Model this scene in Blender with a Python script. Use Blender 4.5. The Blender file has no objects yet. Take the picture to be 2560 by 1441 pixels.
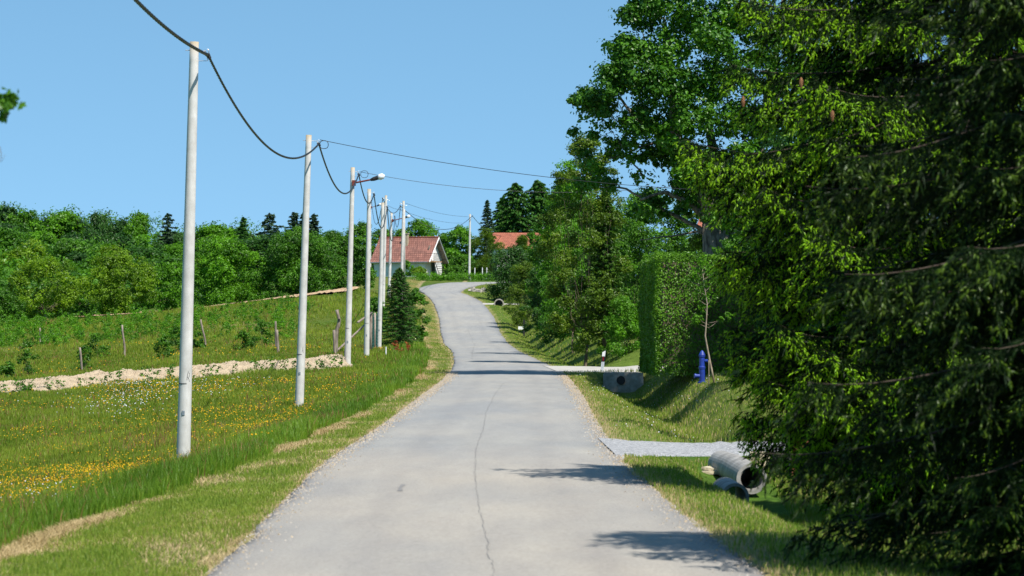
import bpy, math
import numpy as np
from mathutils import Vector
C = bpy.context.scene
col = C.collection
# ---------------------------------------------------------------- camera
F = 8350.0; HZ = 844.0; CAMZ = 2.0
cam_d = bpy.data.cameras.new('camera'); cam = bpy.data.objects.new('camera', cam_d); col.objects.link(cam)
cam.location = (0, 0, CAMZ)
PITCH = math.atan((HZ-720.5)/F)
cam.rotation_euler = (math.pi/2+PITCH, 0, 0)
cam_d.sensor_width = 36; cam_d.lens = 36*F/2560
cam_d.clip_start = 0.3; cam_d.clip_end = 6000
cam_d.dof.use_dof = True; cam_d.dof.focus_distance = 105; cam_d.dof.aperture_fstop = 5.0
C.camera = cam
# ---------------------------------------------------------------- world, sun
SUN_EL = math.radians(54); SUN_A = math.radians(-50)       # azimuth measured from +X towards -Y (behind the camera)
w = bpy.data.worlds.new('World'); C.world = w; w.use_nodes = True
nt = w.node_tree; nt.nodes.clear()
sky = nt.nodes.new('ShaderNodeTexSky'); sky.sky_type = 'NISHITA'; sky.sun_disc = False
sky.sun_elevation = SUN_EL; sky.sun_rotation = math.pi/2 - SUN_A
sky.air_density = 1.0; sky.dust_density = 0.0; sky.ozone_density = 1.0; sky.altitude = 1200
tcw = nt.nodes.new('ShaderNodeTexCoord'); mpw = nt.nodes.new('ShaderNodeMapping'); mpw.inputs['Location'].default_value = (0, 0, .19)
nt.links.new(tcw.outputs['Generated'], mpw.inputs[0]); nt.links.new(mpw.outputs[0], sky.inputs[0])
hs = nt.nodes.new('ShaderNodeHueSaturation'); hs.inputs['Saturation'].default_value = 1.13; hs.inputs['Hue'].default_value = .483
bg = nt.nodes.new('ShaderNodeBackground'); bg.inputs[1].default_value = 0.125
ow = nt.nodes.new('ShaderNodeOutputWorld')
nt.links.new(sky.outputs[0], hs.inputs['Color']); nt.links.new(hs.outputs[0], bg.inputs[0]); nt.links.new(bg.outputs[0], ow.inputs[0])
sd = bpy.data.lights.new('sun', 'SUN'); sd.energy = 5.0; sd.angle = math.radians(0.53); sd.color = (1, .955, .88)
so = bpy.data.objects.new('sun', sd); col.objects.link(so)
tosun = Vector((math.cos(SUN_EL)*math.cos(SUN_A), math.cos(SUN_EL)*math.sin(SUN_A), math.sin(SUN_EL)))
so.rotation_euler = tosun.to_track_quat('Z', 'Y').to_euler(); so.location = (30, -30, 40)
C.view_settings.view_transform = 'Standard'; C.view_settings.look = 'None'
C.view_settings.exposure = 0.5; C.view_settings.gamma = 1
C.render.engine = 'CYCLES'
C.cycles.max_bounces = 6; C.cycles.transparent_max_bounces = 4; C.cycles.transmission_bounces = 6; C.cycles.diffuse_bounces = 4

# ---------------------------------------------------------------- helpers
rng = np.random.default_rng(7)
def W(px, py, Y):
    cp, sp = math.cos(PITCH), math.sin(PITCH)
    a = (px-1280)/F; b = (720.5-py)/F
    d = np.array([a, cp - sp*b, sp + cp*b])
    return np.array([0, 0, CAMZ]) + d*(Y/d[1])
def gX(px, Y): return (px-1280)*Y/F
ORG = {}
def mk(name, V, faces, mats, parent=None, org=None, tint=None, smooth=False, midx=None, colr=None):
    V = np.asarray(V, dtype=np.float64).reshape(-1, 3)
    if parent is not None: o0 = ORG[parent.name]
    elif org is not None: o0 = np.array(org, float)
    else: o0 = np.zeros(3)
    me = bpy.data.meshes.new(name)
    faces = [np.asarray(f, dtype=np.int32) for f in faces if len(f)]
    nl = sum(f.size for f in faces); npoly = sum(len(f) for f in faces)
    me.vertices.add(len(V)); me.vertices.foreach_set('co', (V-o0).astype(np.float32).ravel())
    me.loops.add(nl); me.loops.foreach_set('vertex_index', np.concatenate([f.ravel() for f in faces]))
    me.polygons.add(npoly)
    sizes = np.concatenate([np.full(len(f), f.shape[1], np.int32) for f in faces])
    starts = np.concatenate([[0], np.cumsum(sizes)[:-1]]).astype(np.int32)
    me.polygons.foreach_set('loop_start', starts)
    if smooth: me.polygons.foreach_set('use_smooth', np.ones(npoly, bool))
    else: me.polygons.foreach_set('use_smooth', np.zeros(npoly, bool))
    for m in (mats if isinstance(mats, (list, tuple)) else [mats]): me.materials.append(m)
    if midx is not None: me.polygons.foreach_set('material_index', np.asarray(midx, np.int32))
    if tint is not None:
        a = me.attributes.new('tint', 'FLOAT', 'POINT'); a.data.foreach_set('value', np.asarray(tint, np.float32))
    if colr is not None:
        a = me.attributes.new('gcol', 'FLOAT_COLOR', 'POINT')
        a.data.foreach_set('color', np.hstack([colr, np.ones((len(colr), 1))]).astype(np.float32).ravel())
    me.update(calc_edges=True); me.validate()
    o = bpy.data.objects.new(name, me); col.objects.link(o)
    if parent is not None: o.parent = parent
    else: o.location = o0
    ORG[o.name] = o0
    return o
class MB:
    def __init__(s): s.V = []; s.T = []; s.Q = []; s.tm = []; s.qm = []; s.ti = []; s.n = 0
    def add(s, vf, mi=0, tint=0.5):
        V, Fs = vf
        V = np.asarray(V, float).reshape(-1, 3)
        if not isinstance(Fs, list) : Fs = [Fs]
        for f in Fs:
            f = np.asarray(f, np.int32)
            if not len(f): continue
            if f.shape[1] == 3: s.T.append(f+s.n); s.tm.append(np.full(len(f), mi))
            else: s.Q.append(f+s.n); s.qm.append(np.full(len(f), mi))
        s.V.append(V); s.ti.append(np.broadcast_to(np.asarray(tint, float), (len(V),)).copy()); s.n += len(V)
        return s
    def build(s, name, mats, parent=None, org=None, smooth=False):
        fs = []; mi = []
        if s.T: fs.append(np.concatenate(s.T)); mi.append(np.concatenate(s.tm))
        if s.Q: fs.append(np.concatenate(s.Q)); mi.append(np.concatenate(s.qm))
        return mk(name, np.concatenate(s.V), fs, mats, parent, org, tint=np.concatenate(s.ti), smooth=smooth, midx=np.concatenate(mi))
def tag(o, label=None, cat=None, group=None, kind=None):
    if label: o['label'] = label
    if cat: o['category'] = cat
    if group: o['group'] = group
    if kind: o['kind'] = kind
    return o
def thing(name, loc, label, cat, group=None):
    o = bpy.data.objects.new(name, None); col.objects.link(o); o.location = tuple(float(v) for v in loc)
    o.empty_display_size = .3
    ORG[o.name] = np.array(loc, float)
    return tag(o, label, cat, group)
def nrm(v): return v/np.maximum(np.linalg.norm(v, axis=-1, keepdims=True), 1e-9)
def tube(P, R, n=8, cap=True):
    P = np.asarray(P, float); R = np.broadcast_to(np.asarray(R, float), (len(P),))
    T = nrm(np.gradient(P, axis=0))
    up = np.array([0, 0, 1.]) if abs(T[0][2]) < .9 else np.array([1., 0, 0])
    A = np.zeros_like(P); a = nrm(np.cross(T[0], up))
    for i in range(len(P)):
        a = nrm(a - T[i]*np.dot(a, T[i])); A[i] = a
    B = np.cross(T, A)
    th = np.arange(n)*2*math.pi/n
    V = P[:, None]+R[:, None, None]*(A[:, None]*np.cos(th)[None, :, None]+B[:, None]*np.sin(th)[None, :, None])
    V = V.reshape(-1, 3); m = len(P)
    i = np.arange(m-1)[:, None]*n; j = np.arange(n)[None]; k = (j+1) % n
    Q = np.stack([i+j, i+k, i+n+k, i+n+j], -1).reshape(-1, 4)
    Fs = [Q]
    if cap:
        V = np.vstack([V, P[0], P[-1]]); c0 = m*n; c1 = c0+1
        jj = np.arange(n); kk = (jj+1) % n
        Fs.append(np.vstack([np.stack([np.full(n, c0), kk, jj], -1), np.stack([np.full(n, c1), (m-1)*n+jj, (m-1)*n+kk], -1)]))
    return V, Fs
def box(c, s, rz=0, tilt=None):
    c = np.array(c, float); s = np.array(s, float)/2
    V = np.array([[x, y, z] for x in (-1, 1) for y in (-1, 1) for z in (-1, 1)], float)*s
    if tilt is not None:
        ct, st = math.cos(tilt), math.sin(tilt); V = np.stack([V[:, 0]*ct+V[:, 2]*st, V[:, 1], -V[:, 0]*st+V[:, 2]*ct], -1)
    cz, sz = math.cos(rz), math.sin(rz)
    V = np.stack([V[:, 0]*cz-V[:, 1]*sz, V[:, 0]*sz+V[:, 1]*cz, V[:, 2]], -1)+c
    Fq = np.array([[0, 1, 3, 2], [4, 6, 7, 5], [0, 4, 5, 1], [2, 3, 7, 6], [0, 2, 6, 4], [1, 5, 7, 3]])
    return V, [Fq]
def arc(p0, p1, sag, n=40):
    p0 = np.array(p0, float); p1 = np.array(p1, float); t = np.linspace(0, 1, n)
    P = p0+(p1-p0)*t[:, None]; P[:, 2] -= 4*sag*t*(1-t); return P
def fbm(x, y, seed=0, oct=4):
    r = np.random.default_rng(seed); out = 0; a = 1.0; f = 1.0; tot = 0
    for o in range(oct):
        for k in range(4):
            an = r.uniform(0, 6.28); ph = r.uniform(0, 6.28); ff = f*r.uniform(.7, 1.4)
            out = out + a*np.sin((x*np.cos(an)+y*np.sin(an))*ff+ph+1.7*np.sin((x*np.sin(an)-y*np.cos(an))*ff*.7+ph*2))
        tot += a*2; a *= .55; f *= 2.1
    return out/tot

# ---------------------------------------------------------------- materials
def newmat(name):
    m = bpy.data.materials.new(name); m.use_nodes = True; nt = m.node_tree
    b = nt.nodes['Principled BSDF']; return m, nt, b
def noise(nt, scale, detail=4, rough=.6, vec=None, stretch=None):
    n = nt.nodes.new('ShaderNodeTexNoise'); n.inputs['Scale'].default_value = scale; n.inputs['Detail'].default_value = detail
    n.inputs['Roughness'].default_value = rough
    tc = nt.nodes.new('ShaderNodeTexCoord'); mp = nt.nodes.new('ShaderNodeMapping')
    nt.links.new(tc.outputs['Object'], mp.inputs[0])
    if stretch: mp.inputs['Scale'].default_value = stretch
    nt.links.new(mp.outputs[0], n.inputs['Vector']); return n
def ramp(nt, src, stops):
    r = nt.nodes.new('ShaderNodeValToRGB'); e = r.color_ramp.elements
    while len(e) < len(stops): e.new(0.5)
    for i, (p, c) in enumerate(stops): e[i].position = p; e[i].color = (*c, 1) if len(c) == 3 else c
    nt.links.new(src, r.inputs[0]); return r
def mixc(nt, fac, a, b, mode='MIX'):
    m = nt.nodes.new('ShaderNodeMix'); m.data_type = 'RGBA'; m.blend_type = mode
    for s, v in ((0, fac), (6, a), (7, b)):
        if isinstance(v, (int, float)): m.inputs[s].default_value = v
        elif isinstance(v, tuple): m.inputs[s].default_value = (*v, 1)
        else: nt.links.new(v, m.inputs[s])
    return m.outputs[2]
def bump(nt, b, src, strength=.3, dist=.02):
    bm = nt.nodes.new('ShaderNodeBump'); bm.inputs['Strength'].default_value = strength; bm.inputs['Distance'].default_value = dist
    nt.links.new(src, bm.inputs['Height']); nt.links.new(bm.outputs[0], b.inputs['Normal'])
def plain(name, c, c2=None, scale=6, rough=.8, bs=.2, bd=.01, metal=0, stretch=None, spec=.3):
    m, nt, b = newmat(name); b.inputs['Roughness'].default_value = rough; b.inputs['Metallic'].default_value = metal
    b.inputs['Specular IOR Level'].default_value = spec
    n = noise(nt, scale, stretch=stretch)
    c2 = c2 or tuple(v*.7 for v in c)
    r = ramp(nt, n.outputs[0], [(.35, c2), (.65, c)]); nt.links.new(r.outputs[0], b.inputs['Base Color'])
    bump(nt, b, n.outputs[0], bs, bd); return m
def leafmat(name, dark, light, trans=.35, rough=.45, spec=.35, tcol=None):
    m, nt, b = newmat(name)
    at = nt.nodes.new('ShaderNodeAttribute'); at.attribute_name = 'tint'
    mid = tuple((a+c)/2*.95 for a, c in zip(dark, light))
    r = ramp(nt, at.outputs['Fac'], [(0, dark), (.5, mid), (1, light)])
    nt.links.new(r.outputs[0], b.inputs['Base Color'])
    b.inputs['Roughness'].default_value = rough; b.inputs['Specular IOR Level'].default_value = spec
    t = nt.nodes.new('ShaderNodeBsdfTranslucent')
    tc = mixc(nt, 1.0, r.outputs[0], tcol or (1.25, 1.35, .5), 'MULTIPLY'); nt.links.new(tc, t.inputs[0])
    ms = nt.nodes.new('ShaderNodeMixShader'); ms.inputs[0].default_value = trans
    nt.links.new(b.outputs[0], ms.inputs[1]); nt.links.new(t.outputs[0], ms.inputs[2])
    nt.links.new(ms.outputs[0], nt.nodes['Material Output'].inputs[0]); return m
M = {}
M['lf_mid'] = leafmat('leaf_mid', (0.036, 0.112, 0.008), (0.11, 0.275, 0.015))
M['lf_big'] = leafmat('leaf_glossy', (0.035, 0.115, 0.007), (0.1, 0.26, 0.014), rough=.4, spec=.35, trans=.3)
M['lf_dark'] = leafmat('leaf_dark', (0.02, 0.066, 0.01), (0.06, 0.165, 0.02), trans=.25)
M['lf_lime'] = leafmat('leaf_lime', (0.09, 0.18, 0.008), (0.22, 0.36, 0.016), trans=.4)
M['lf_olive'] = leafmat('leaf_olive', (0.055, 0.11, 0.008), (0.15, 0.24, 0.015), trans=.35)
M['lf_bright'] = leafmat('leaf_bright', (0.055, 0.16, 0.007), (0.15, 0.36, 0.014), trans=.4)
M['lf_red'] = leafmat('leaf_red', (.22, .05, .015), (.42, .13, .04), trans=.35, tcol=(1.2, .8, .5))
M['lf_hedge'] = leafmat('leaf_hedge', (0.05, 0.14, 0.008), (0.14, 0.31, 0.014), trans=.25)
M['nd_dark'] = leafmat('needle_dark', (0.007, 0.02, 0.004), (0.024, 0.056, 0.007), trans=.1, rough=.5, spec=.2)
M['nd_blue'] = leafmat('needle_blue', (0.026, 0.062, 0.032), (0.075, 0.13, 0.065), trans=.1, rough=.6, spec=.15)
M['nd_mid'] = leafmat('needle_mid', (0.021, 0.075, 0.013), (0.068, 0.188, 0.024), trans=.15, rough=.5, spec=.2)
M['nd_tip'] = leafmat('needle_tip', (0.2, 0.38, 0.008), (0.34, 0.58, 0.014), trans=.45, rough=.4, spec=.3)
M['nd_tipdull'] = leafmat('needle_tip_dull', (0.04, 0.085, 0.005), (0.1, 0.17, 0.008), trans=.3)
M['nd_fir'] = leafmat('needle_fir', (.03, .085, .010), (.085, .19, .018), trans=.2)
M['nd_olive'] = leafmat('needle_olive', (.035, .065, .010), (.10, .14, .018), trans=.2)
M['grass'] = leafmat('grass_blade', (0.08, 0.17, 0.012), (0.21, 0.34, 0.025), trans=.35, spec=.25)
M['grass_far'] = leafmat('grass_blade_meadow', (0.11, 0.17, 0.014), (0.26, 0.31, 0.035), trans=.35, spec=.2)
M['mown'] = leafmat('mown_blade', (0.12, 0.21, 0.02), (0.32, 0.36, 0.06), trans=.3, spec=.2)
M['hay'] = leafmat('hay_blade', (.34, .25, .11), (.58, .45, .24), trans=.2, spec=.2, tcol=(1.1, 1, .8))
M['seed'] = leafmat('seed_head', (.16, .09, .04), (.30, .15, .07), trans=.2, spec=.1, tcol=(1.1, 1, .8))
M['yellow'] = leafmat('petal_yellow', (.60, .27, .004), (.82, .52, .008), trans=.25, spec=.2, tcol=(1.1, 1, .5))
M['white'] = leafmat('petal_white', (.60, .62, .66), (.85, .86, .88), trans=.25, spec=.2, tcol=(1, 1, 1))
M['bark'] = plain('bark', (.22, .17, .12), (.07, .05, .035), 9, bs=.8, bd=.03, stretch=(1, 1, .3))
M['bark_dark'] = plain('bark_dark', (.075, .055, .04), (.05, .035, .025), 9, bs=.8, bd=.02)
M['bark_big'] = plain('bark_lichen', (.30, .26, .20), (.07, .055, .04), 7, bs=1, bd=.05, stretch=(1, 1, .35))
M['bark_pale'] = plain('bark_pale', (.38, .32, .24), (.18, .14, .10), 12, bs=.5, stretch=(1, 1, .3))
M['wood'] = plain('weathered_wood', (.34, .28, .23), (.12, .09, .07), 14, bs=.7, stretch=(1, 1, .15))
M['cable'] = plain('cable_black', (.022, .024, .027), (.012, .012, .013), 30, rough=.45, spec=.5)
M['galv'] = plain('galvanised', (.45, .46, .48), (.3, .31, .33), 20, rough=.4, metal=.7)
M['rust'] = plain('red_painted_steel', (.22, .05, .035), (.10, .025, .02), 15, rough=.6)
M['black'] = plain('black_steel', (.03, .03, .03), (.015, .015, .015), 10, rough=.5)
M['lampglass'] = plain('lamp_cover', (.75, .78, .80), (.68, .70, .74), 8, rough=.15, spec=.7, bs=.02)
M['whitewash'] = plain('whitewash', (.78, .77, .74), (.60, .59, .56), 1.2, rough=.9, bs=.3)
M['greywall'] = plain('damp_render', (.60, .62, .64), (.5, .5, .52), 2, rough=.9)
M['concrete'] = plain('concrete', (.42, .38, .33), (.26, .23, .19), 5, bs=.4, bd=.02)
M['pipe'] = plain('pipe_concrete', (.36, .345, .32), (.21, .20, .185), 5, bs=.25, bd=.01)
M['blue'] = plain('blue_paint', (.012, .05, .36), (.010, .028, .19), 9, rough=.5, spec=.5, bs=.05)
M['brick'] = plain('red_brick', (.42, .13, .08), (.25, .08, .05), 9, bs=.6)
M['stone'] = plain('cream_stone', (.62, .54, .38), (.36, .30, .20), 8, bs=.8, bd=.03)
M['delwhite'] = plain('white_plastic', (.82, .82, .82), (.72, .72, .70), 8, rough=.4, bs=.05)
M['redrefl'] = plain('red_reflector', (.35, .01, .02), (.2, .005, .01), 30, rough=.2, spec=.6)
M['cone'] = plain('spruce_cone', (.35, .16, .07), (.14, .06, .03), 60, bs=.8)
M['net'] = plain('green_net', (.02, .10, .08), (.012, .06, .05), 20, rough=.7)
M['darkwin'] = plain('dark_opening', (.03, .03, .035), (.02, .02, .02), 5, rough=.3)
M['chim'] = plain('chimney_render', (.45, .36, .25), (.28, .22, .15), 8)
M['balc'] = plain('balcony_boards', (.45, .28, .16), (.3, .18, .1), 8)
M['road_crack'] = plain('crack_tar', (.24, .23, .22), (.19, .18, .17), 20)
# poles: pale spun concrete weathered ochre at the very top
def polemat():
    m, nt, b = newmat('pole_concrete'); b.inputs['Roughness'].default_value = .75; b.inputs['Specular IOR Level'].default_value = .25
    at = nt.nodes.new('ShaderNodeAttribute'); at.attribute_name = 'tint'
    n = noise(nt, 7, 5, .65, stretch=(1, 1, .35)); n2 = noise(nt, 1.2, 3, .6, stretch=(1, 1, 3))
    base = ramp(nt, n.outputs[0], [(.3, (.50, .48, .45)), (.7, (.66, .64, .61))])
    c2 = ramp(nt, n2.outputs[0], [(.3, (.82, .82, .81)), (.7, (1, 1, 1))])
    cc = mixc(nt, 1.0, base.outputs[0], c2.outputs[0], 'MULTIPLY')
    och = ramp(nt, n.outputs[0], [(.3, (.22, .15, .06)), (.7, (.42, .31, .15))])
    fa = ramp(nt, at.outputs['Fac'], [(.965, (0, 0, 0)), (1.0, (.75, .75, .75))])
    c3 = mixc(nt, fa.outputs[0], cc, och.outputs[0]); nt.links.new(c3, b.inputs['Base Color'])
    bump(nt, b, n.outputs[0], .25, .01); return m
M['pole'] = polemat()
def roofmat(name, c1, c2, c3, courses=3.2):
    m, nt, b = newmat(name); b.inputs['Roughness'].default_value = .85
    tc = nt.nodes.new('ShaderNodeTexCoord'); br = nt.nodes.new('ShaderNodeTexBrick')
    nt.links.new(tc.outputs['UV'], br.inputs[0])
    br.inputs['Color1'].default_value = (*c1, 1); br.inputs['Color2'].default_value = (*c2, 1); br.inputs['Mortar'].default_value = (*c3, 1)
    br.inputs['Scale'].default_value = 1; br.inputs['Brick Width'].default_value = .24; br.inputs['Row Height'].default_value = .33; br.inputs['Mortar Size'].default_value = .03
    n = noise(nt, 1.5, 5); r = ramp(nt, n.outputs[0], [(.3, (.62, .62, .62)), (.7, (1.08, 1.04, 1))])
    cc = mixc(nt, 1.0, br.outputs[0], r.outputs[0], 'MULTIPLY'); nt.links.new(cc, b.inputs['Base Color']); return m
M['roof'] = roofmat('roof_tiles_aged', (.38, .175, .135), (.27, .12, .095), (.14, .05, .035))
M['roof2'] = roofmat('roof_tiles_orange', (.40, .14, .08), (.32, .105, .06), (.25, .07, .04))
def groundmat():
    m, nt, b = newmat('ground_turf'); b.inputs['Roughness'].default_value = .95; b.inputs['Specular IOR Level'].default_value = .1
    at = nt.nodes.new('ShaderNodeAttribute'); at.attribute_name = 'gcol'
    n = noise(nt, 3, 8, .7); n2 = noise(nt, 25, 4, .7)
    r = ramp(nt, n.outputs[0], [(.3, (.55, .6, .55)), (.7, (1.35, 1.3, 1.3))]); r2 = ramp(nt, n2.outputs[0], [(.3, (.6, .6, .6)), (.7, (1.3, 1.3, 1.3))])
    c = mixc(nt, 1.0, at.outputs['Color'], r.outputs[0], 'MULTIPLY'); c = mixc(nt, 1.0, c, r2.outputs[0], 'MULTIPLY')
    nt.links.new(c, b.inputs['Base Color']); bump(nt, b, n2.outputs[0], .6, .04); return m
M['ground'] = groundmat()
def roadmat():
    m, nt, b = newmat('worn_asphalt'); b.inputs['Roughness'].default_value = .85; b.inputs['Specular IOR Level'].default_value = .25
    at = nt.nodes.new('ShaderNodeAttribute'); at.attribute_name = 'tint'
    n = noise(nt, 28, 8, .85); n2 = noise(nt, .35, 5, .6, stretch=(1.0, .3, 1)); n3 = noise(nt, 2.2, 5, .65, stretch=(1, .12, 1))
    a = ramp(nt, n.outputs[0], [(.34, (.215, .205, .188)), (.5, (.34, .325, .298)), (.68, (.46, .44, .405))])
    b2 = ramp(nt, n2.outputs[0], [(.35, (.84, .86, .89)), (.65, (1.06, 1.03, .98))])
    b3 = ramp(nt, n3.outputs[0], [(.3, (.90, .90, .91)), (.7, (1.05, 1.05, 1.04))])
    c = mixc(nt, 1.0, a.outputs[0], b2.outputs[0], 'MULTIPLY'); c = mixc(nt, 1.0, c, b3.outputs[0], 'MULTIPLY')
    edge = ramp(nt, at.outputs['Fac'], [(.0, (.66, .67, .71)), (.035, (.86, .87, .89)), (.10, (.98, .98, .98)), (.2, (1, 1, 1)), (.27, (.93, .93, .94)), (.36, (1, 1, 1))])
    c = mixc(nt, 1.0, c, edge.outputs[0], 'MULTIPLY')
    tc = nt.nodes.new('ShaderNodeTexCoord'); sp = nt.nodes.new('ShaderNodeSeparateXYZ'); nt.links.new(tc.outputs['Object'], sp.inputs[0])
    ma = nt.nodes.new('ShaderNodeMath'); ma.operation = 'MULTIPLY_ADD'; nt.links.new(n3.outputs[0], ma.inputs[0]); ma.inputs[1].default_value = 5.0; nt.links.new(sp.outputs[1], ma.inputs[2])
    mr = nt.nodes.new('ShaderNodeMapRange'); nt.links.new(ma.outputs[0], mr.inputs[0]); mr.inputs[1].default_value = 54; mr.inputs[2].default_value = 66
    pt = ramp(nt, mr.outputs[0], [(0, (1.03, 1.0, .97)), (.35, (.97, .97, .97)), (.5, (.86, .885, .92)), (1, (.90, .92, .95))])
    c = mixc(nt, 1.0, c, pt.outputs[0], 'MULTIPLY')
    nt.links.new(c, b.inputs['Base Color']); bump(nt, b, n.outputs[0], .5, .012); return m
M['road'] = roadmat()
def gravelmat():
    m, nt, b = newmat('grey_gravel'); b.inputs['Roughness'].default_value = .9
    v = nt.nodes.new('ShaderNodeTexVoronoi'); v.inputs['Scale'].default_value = 22
    tc = nt.nodes.new('ShaderNodeTexCoord'); nt.links.new(tc.outputs['Object'], v.inputs['Vector'])
    hv = nt.nodes.new('ShaderNodeSeparateColor'); nt.links.new(v.outputs['Color'], hv.inputs[0])
    r = ramp(nt, hv.outputs[0], [(0, (.19, .19, .195)), (1, (.44, .44, .44))]); nt.links.new(r.outputs[0], b.inputs['Base Color'])
    bump(nt, b, v.outputs['Distance'], .8, .03); return m
M['gravel'] = gravelmat()
def soilmat(name, c1, c2):
    m, nt, b = newmat(name); b.inputs['Roughness'].default_value = 1
    n = noise(nt, 3, 8, .75); r = ramp(nt, n.outputs[0], [(.32, c2), (.5, c1), (.75, tuple(min(1, v*1.12) for v in c1))])
    nt.links.new(r.outputs[0], b.inputs['Base Color']); bump(nt, b, n.outputs[0], 1, .12); return m
M['soil'] = soilmat('dug_soil', (.47, .37, .25), (.22, .165, .105))
M['soil2'] = soilmat('field_soil', (.52, .35, .20), (.38, .25, .14))
M['drive'] = plain('driveway_concrete', (.48, .45, .40), (.38, .35, .31), 2, bs=.3)

# ---------------------------------------------------------------- terrain tables
def zy(y, Y): return CAMZ-(y-HZ)*Y/F
_rd = [(1441, 27.1, 525, 1911), (1275, 37.6, 690, 1690), (1165, 49.3, 800, 1562), (1061, 70.6, 960, 1492), (1010, 86, 1028, 1465), (985, 97, 1062, 1451), (951, 117, 1108, 1425),
       (925, 136, 1130, 1397), (905, 155, 1136, 1355), (880, 182, 1131, 1300), (860, 205, 1110, 1271), (832, 235, 1102, 1250), (792, 265, 1097, 1234), (755, 290, 1082, 1205), (738, 302, 1066, 1170)]
_Y = [r[1] for r in _rd]
eY = np.array([-60, 0]+_Y+[308, 312, 316, 320, 323, 327, 331, 345, 370, 400, 600, 1500, 4000.])
eZ = np.array([.06, .06]+[zy(r[0], r[1]) for r in _rd]+[zy(731, 308), zy(725, 312), 6.75, 7.0, 7.18, 7.38, 7.5, 8.0, 8.7, 9.3, 11, 15, 20])
def e(Y): return np.interp(Y, eY, eZ)
s0L = (gX(525, 27.1)-gX(690, 37.6))/(27.1-37.6); s0R = (gX(1911, 27.1)-gX(1690, 37.6))/(27.1-37.6)
lY = np.array([-60]+_Y+[308, 312, 4000.]); lX = np.array([gX(525, 27.1)]+[gX(r[2], r[1]) for r in _rd]+[gX(1050, 308), gX(1044, 312), gX(1044, 312)])
rY = np.array([-60]+_Y+[308, 4000.]); rX = np.array([gX(1911, 27.1)]+[gX(r[3], r[1]) for r in _rd]+[gX(1152, 308), gX(1152, 308)])
def smooth_tab(Yt, Xt):
    g = np.arange(-60, 420, .5); v = np.interp(g, Yt, Xt)
    k = np.hanning(27); k /= k.sum(); vp = np.pad(v, 13, mode='edge'); vs = np.convolve(vp, k, 'valid')
    wgt = np.clip((300-g)/15, 0, 1); return g, vs*wgt+v*(1-wgt)
gL, vL = smooth_tab(lY, lX); gR, vR = smooth_tab(rY, rX); gE, vE = smooth_tab(eY, eZ)
def xL(Y): return np.interp(Y, gL, vL)
def xR(Y): return np.interp(Y, gR, vR)
def e(Y): return np.where(np.asarray(Y) < 400, np.interp(Y, gE, vE), np.interp(Y, eY, eZ))
# full road extent including the bend to the right
def xLr(Y): return np.where(Y < 312, xL(Y), np.interp(Y, [312, 316, 320, 324, 327, 329, 330.2, 331, 331.1], [gX(1044, 312), gX(1055, 316), gX(1075, 320), gX(1098, 324), gX(1125, 327), gX(1165, 329), gX(1217, 330), 3, 90]))
def xRr(Y): return np.where(Y < 308, xR(Y), np.interp(Y, [308, 312, 316, 320, 323, 325, 326.3, 326.4], [gX(1152, 308), gX(1158, 312), gX(1175, 316), gX(1198, 320), gX(1225, 323), gX(1260, 325), gX(1330, 326.3), 90]))
PL = [(-60, [(0, 0), (3, -.1), (8, -.35), (30, -1.5)]), (27, [(0, 0), (2, -.06), (4, -.18), (8, -.4), (30, -1.5)]),
      (63, [(0, 0), (1.1, -.08), (3.4, -.55), (7, -.85), (30, -1.9)]), (98, [(0, 0), (1.2, -.1), (3.75, -.46), (12.5, -.6), (30, -1.0)]),
      (120, [(0, 0), (1.5, -.02), (4, -.05), (16, -.58), (40, -1.4)]), (138, [(0, 0), (1.5, .03), (4.4, .18), (10, .05), (19, -.62), (40, -1.4)]),
      (160, [(0, 0), (2, .1), (5.7, .33), (8.4, .35), (13, .15), (17.8, -.6), (40, -1.4)]), (180, [(0, 0), (2, .05), (4, .12), (8, .4), (12.5, .45), (20, .05), (30, -.35), (60, -1)]),
      (205, [(0, 0), (2, .2), (5, .8), (12, .9), (25, .3), (40, -.3), (80, -1)]), (240, [(0, 0), (1.6, .3), (4, 1.6), (6, 2.5), (14.3, 1.75), (25, .76), (31.6, .3), (60, -.8)]),
      (262, [(0, 0), (1.6, .3), (4, 1.6), (6.5, 2.35), (9.6, 1.9), (20, .5), (28, 0), (37, -.7), (80, -2)]),
      (300, [(0, 0), (1.5, .2), (4, .7), (10, .1), (30, -2.5), (80, -3.5)]), (350, [(0, 0), (12, .1), (18, -.4), (30, -4), (80, -5)]),
      (420, [(0, 0), (12, 0), (20, -.6), (35, -4.5), (100, -6)]), (600, [(0, 0), (20, -1), (40, -6), (150, -8)]), (4000, [(0, 0), (1000, 0)])]
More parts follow.
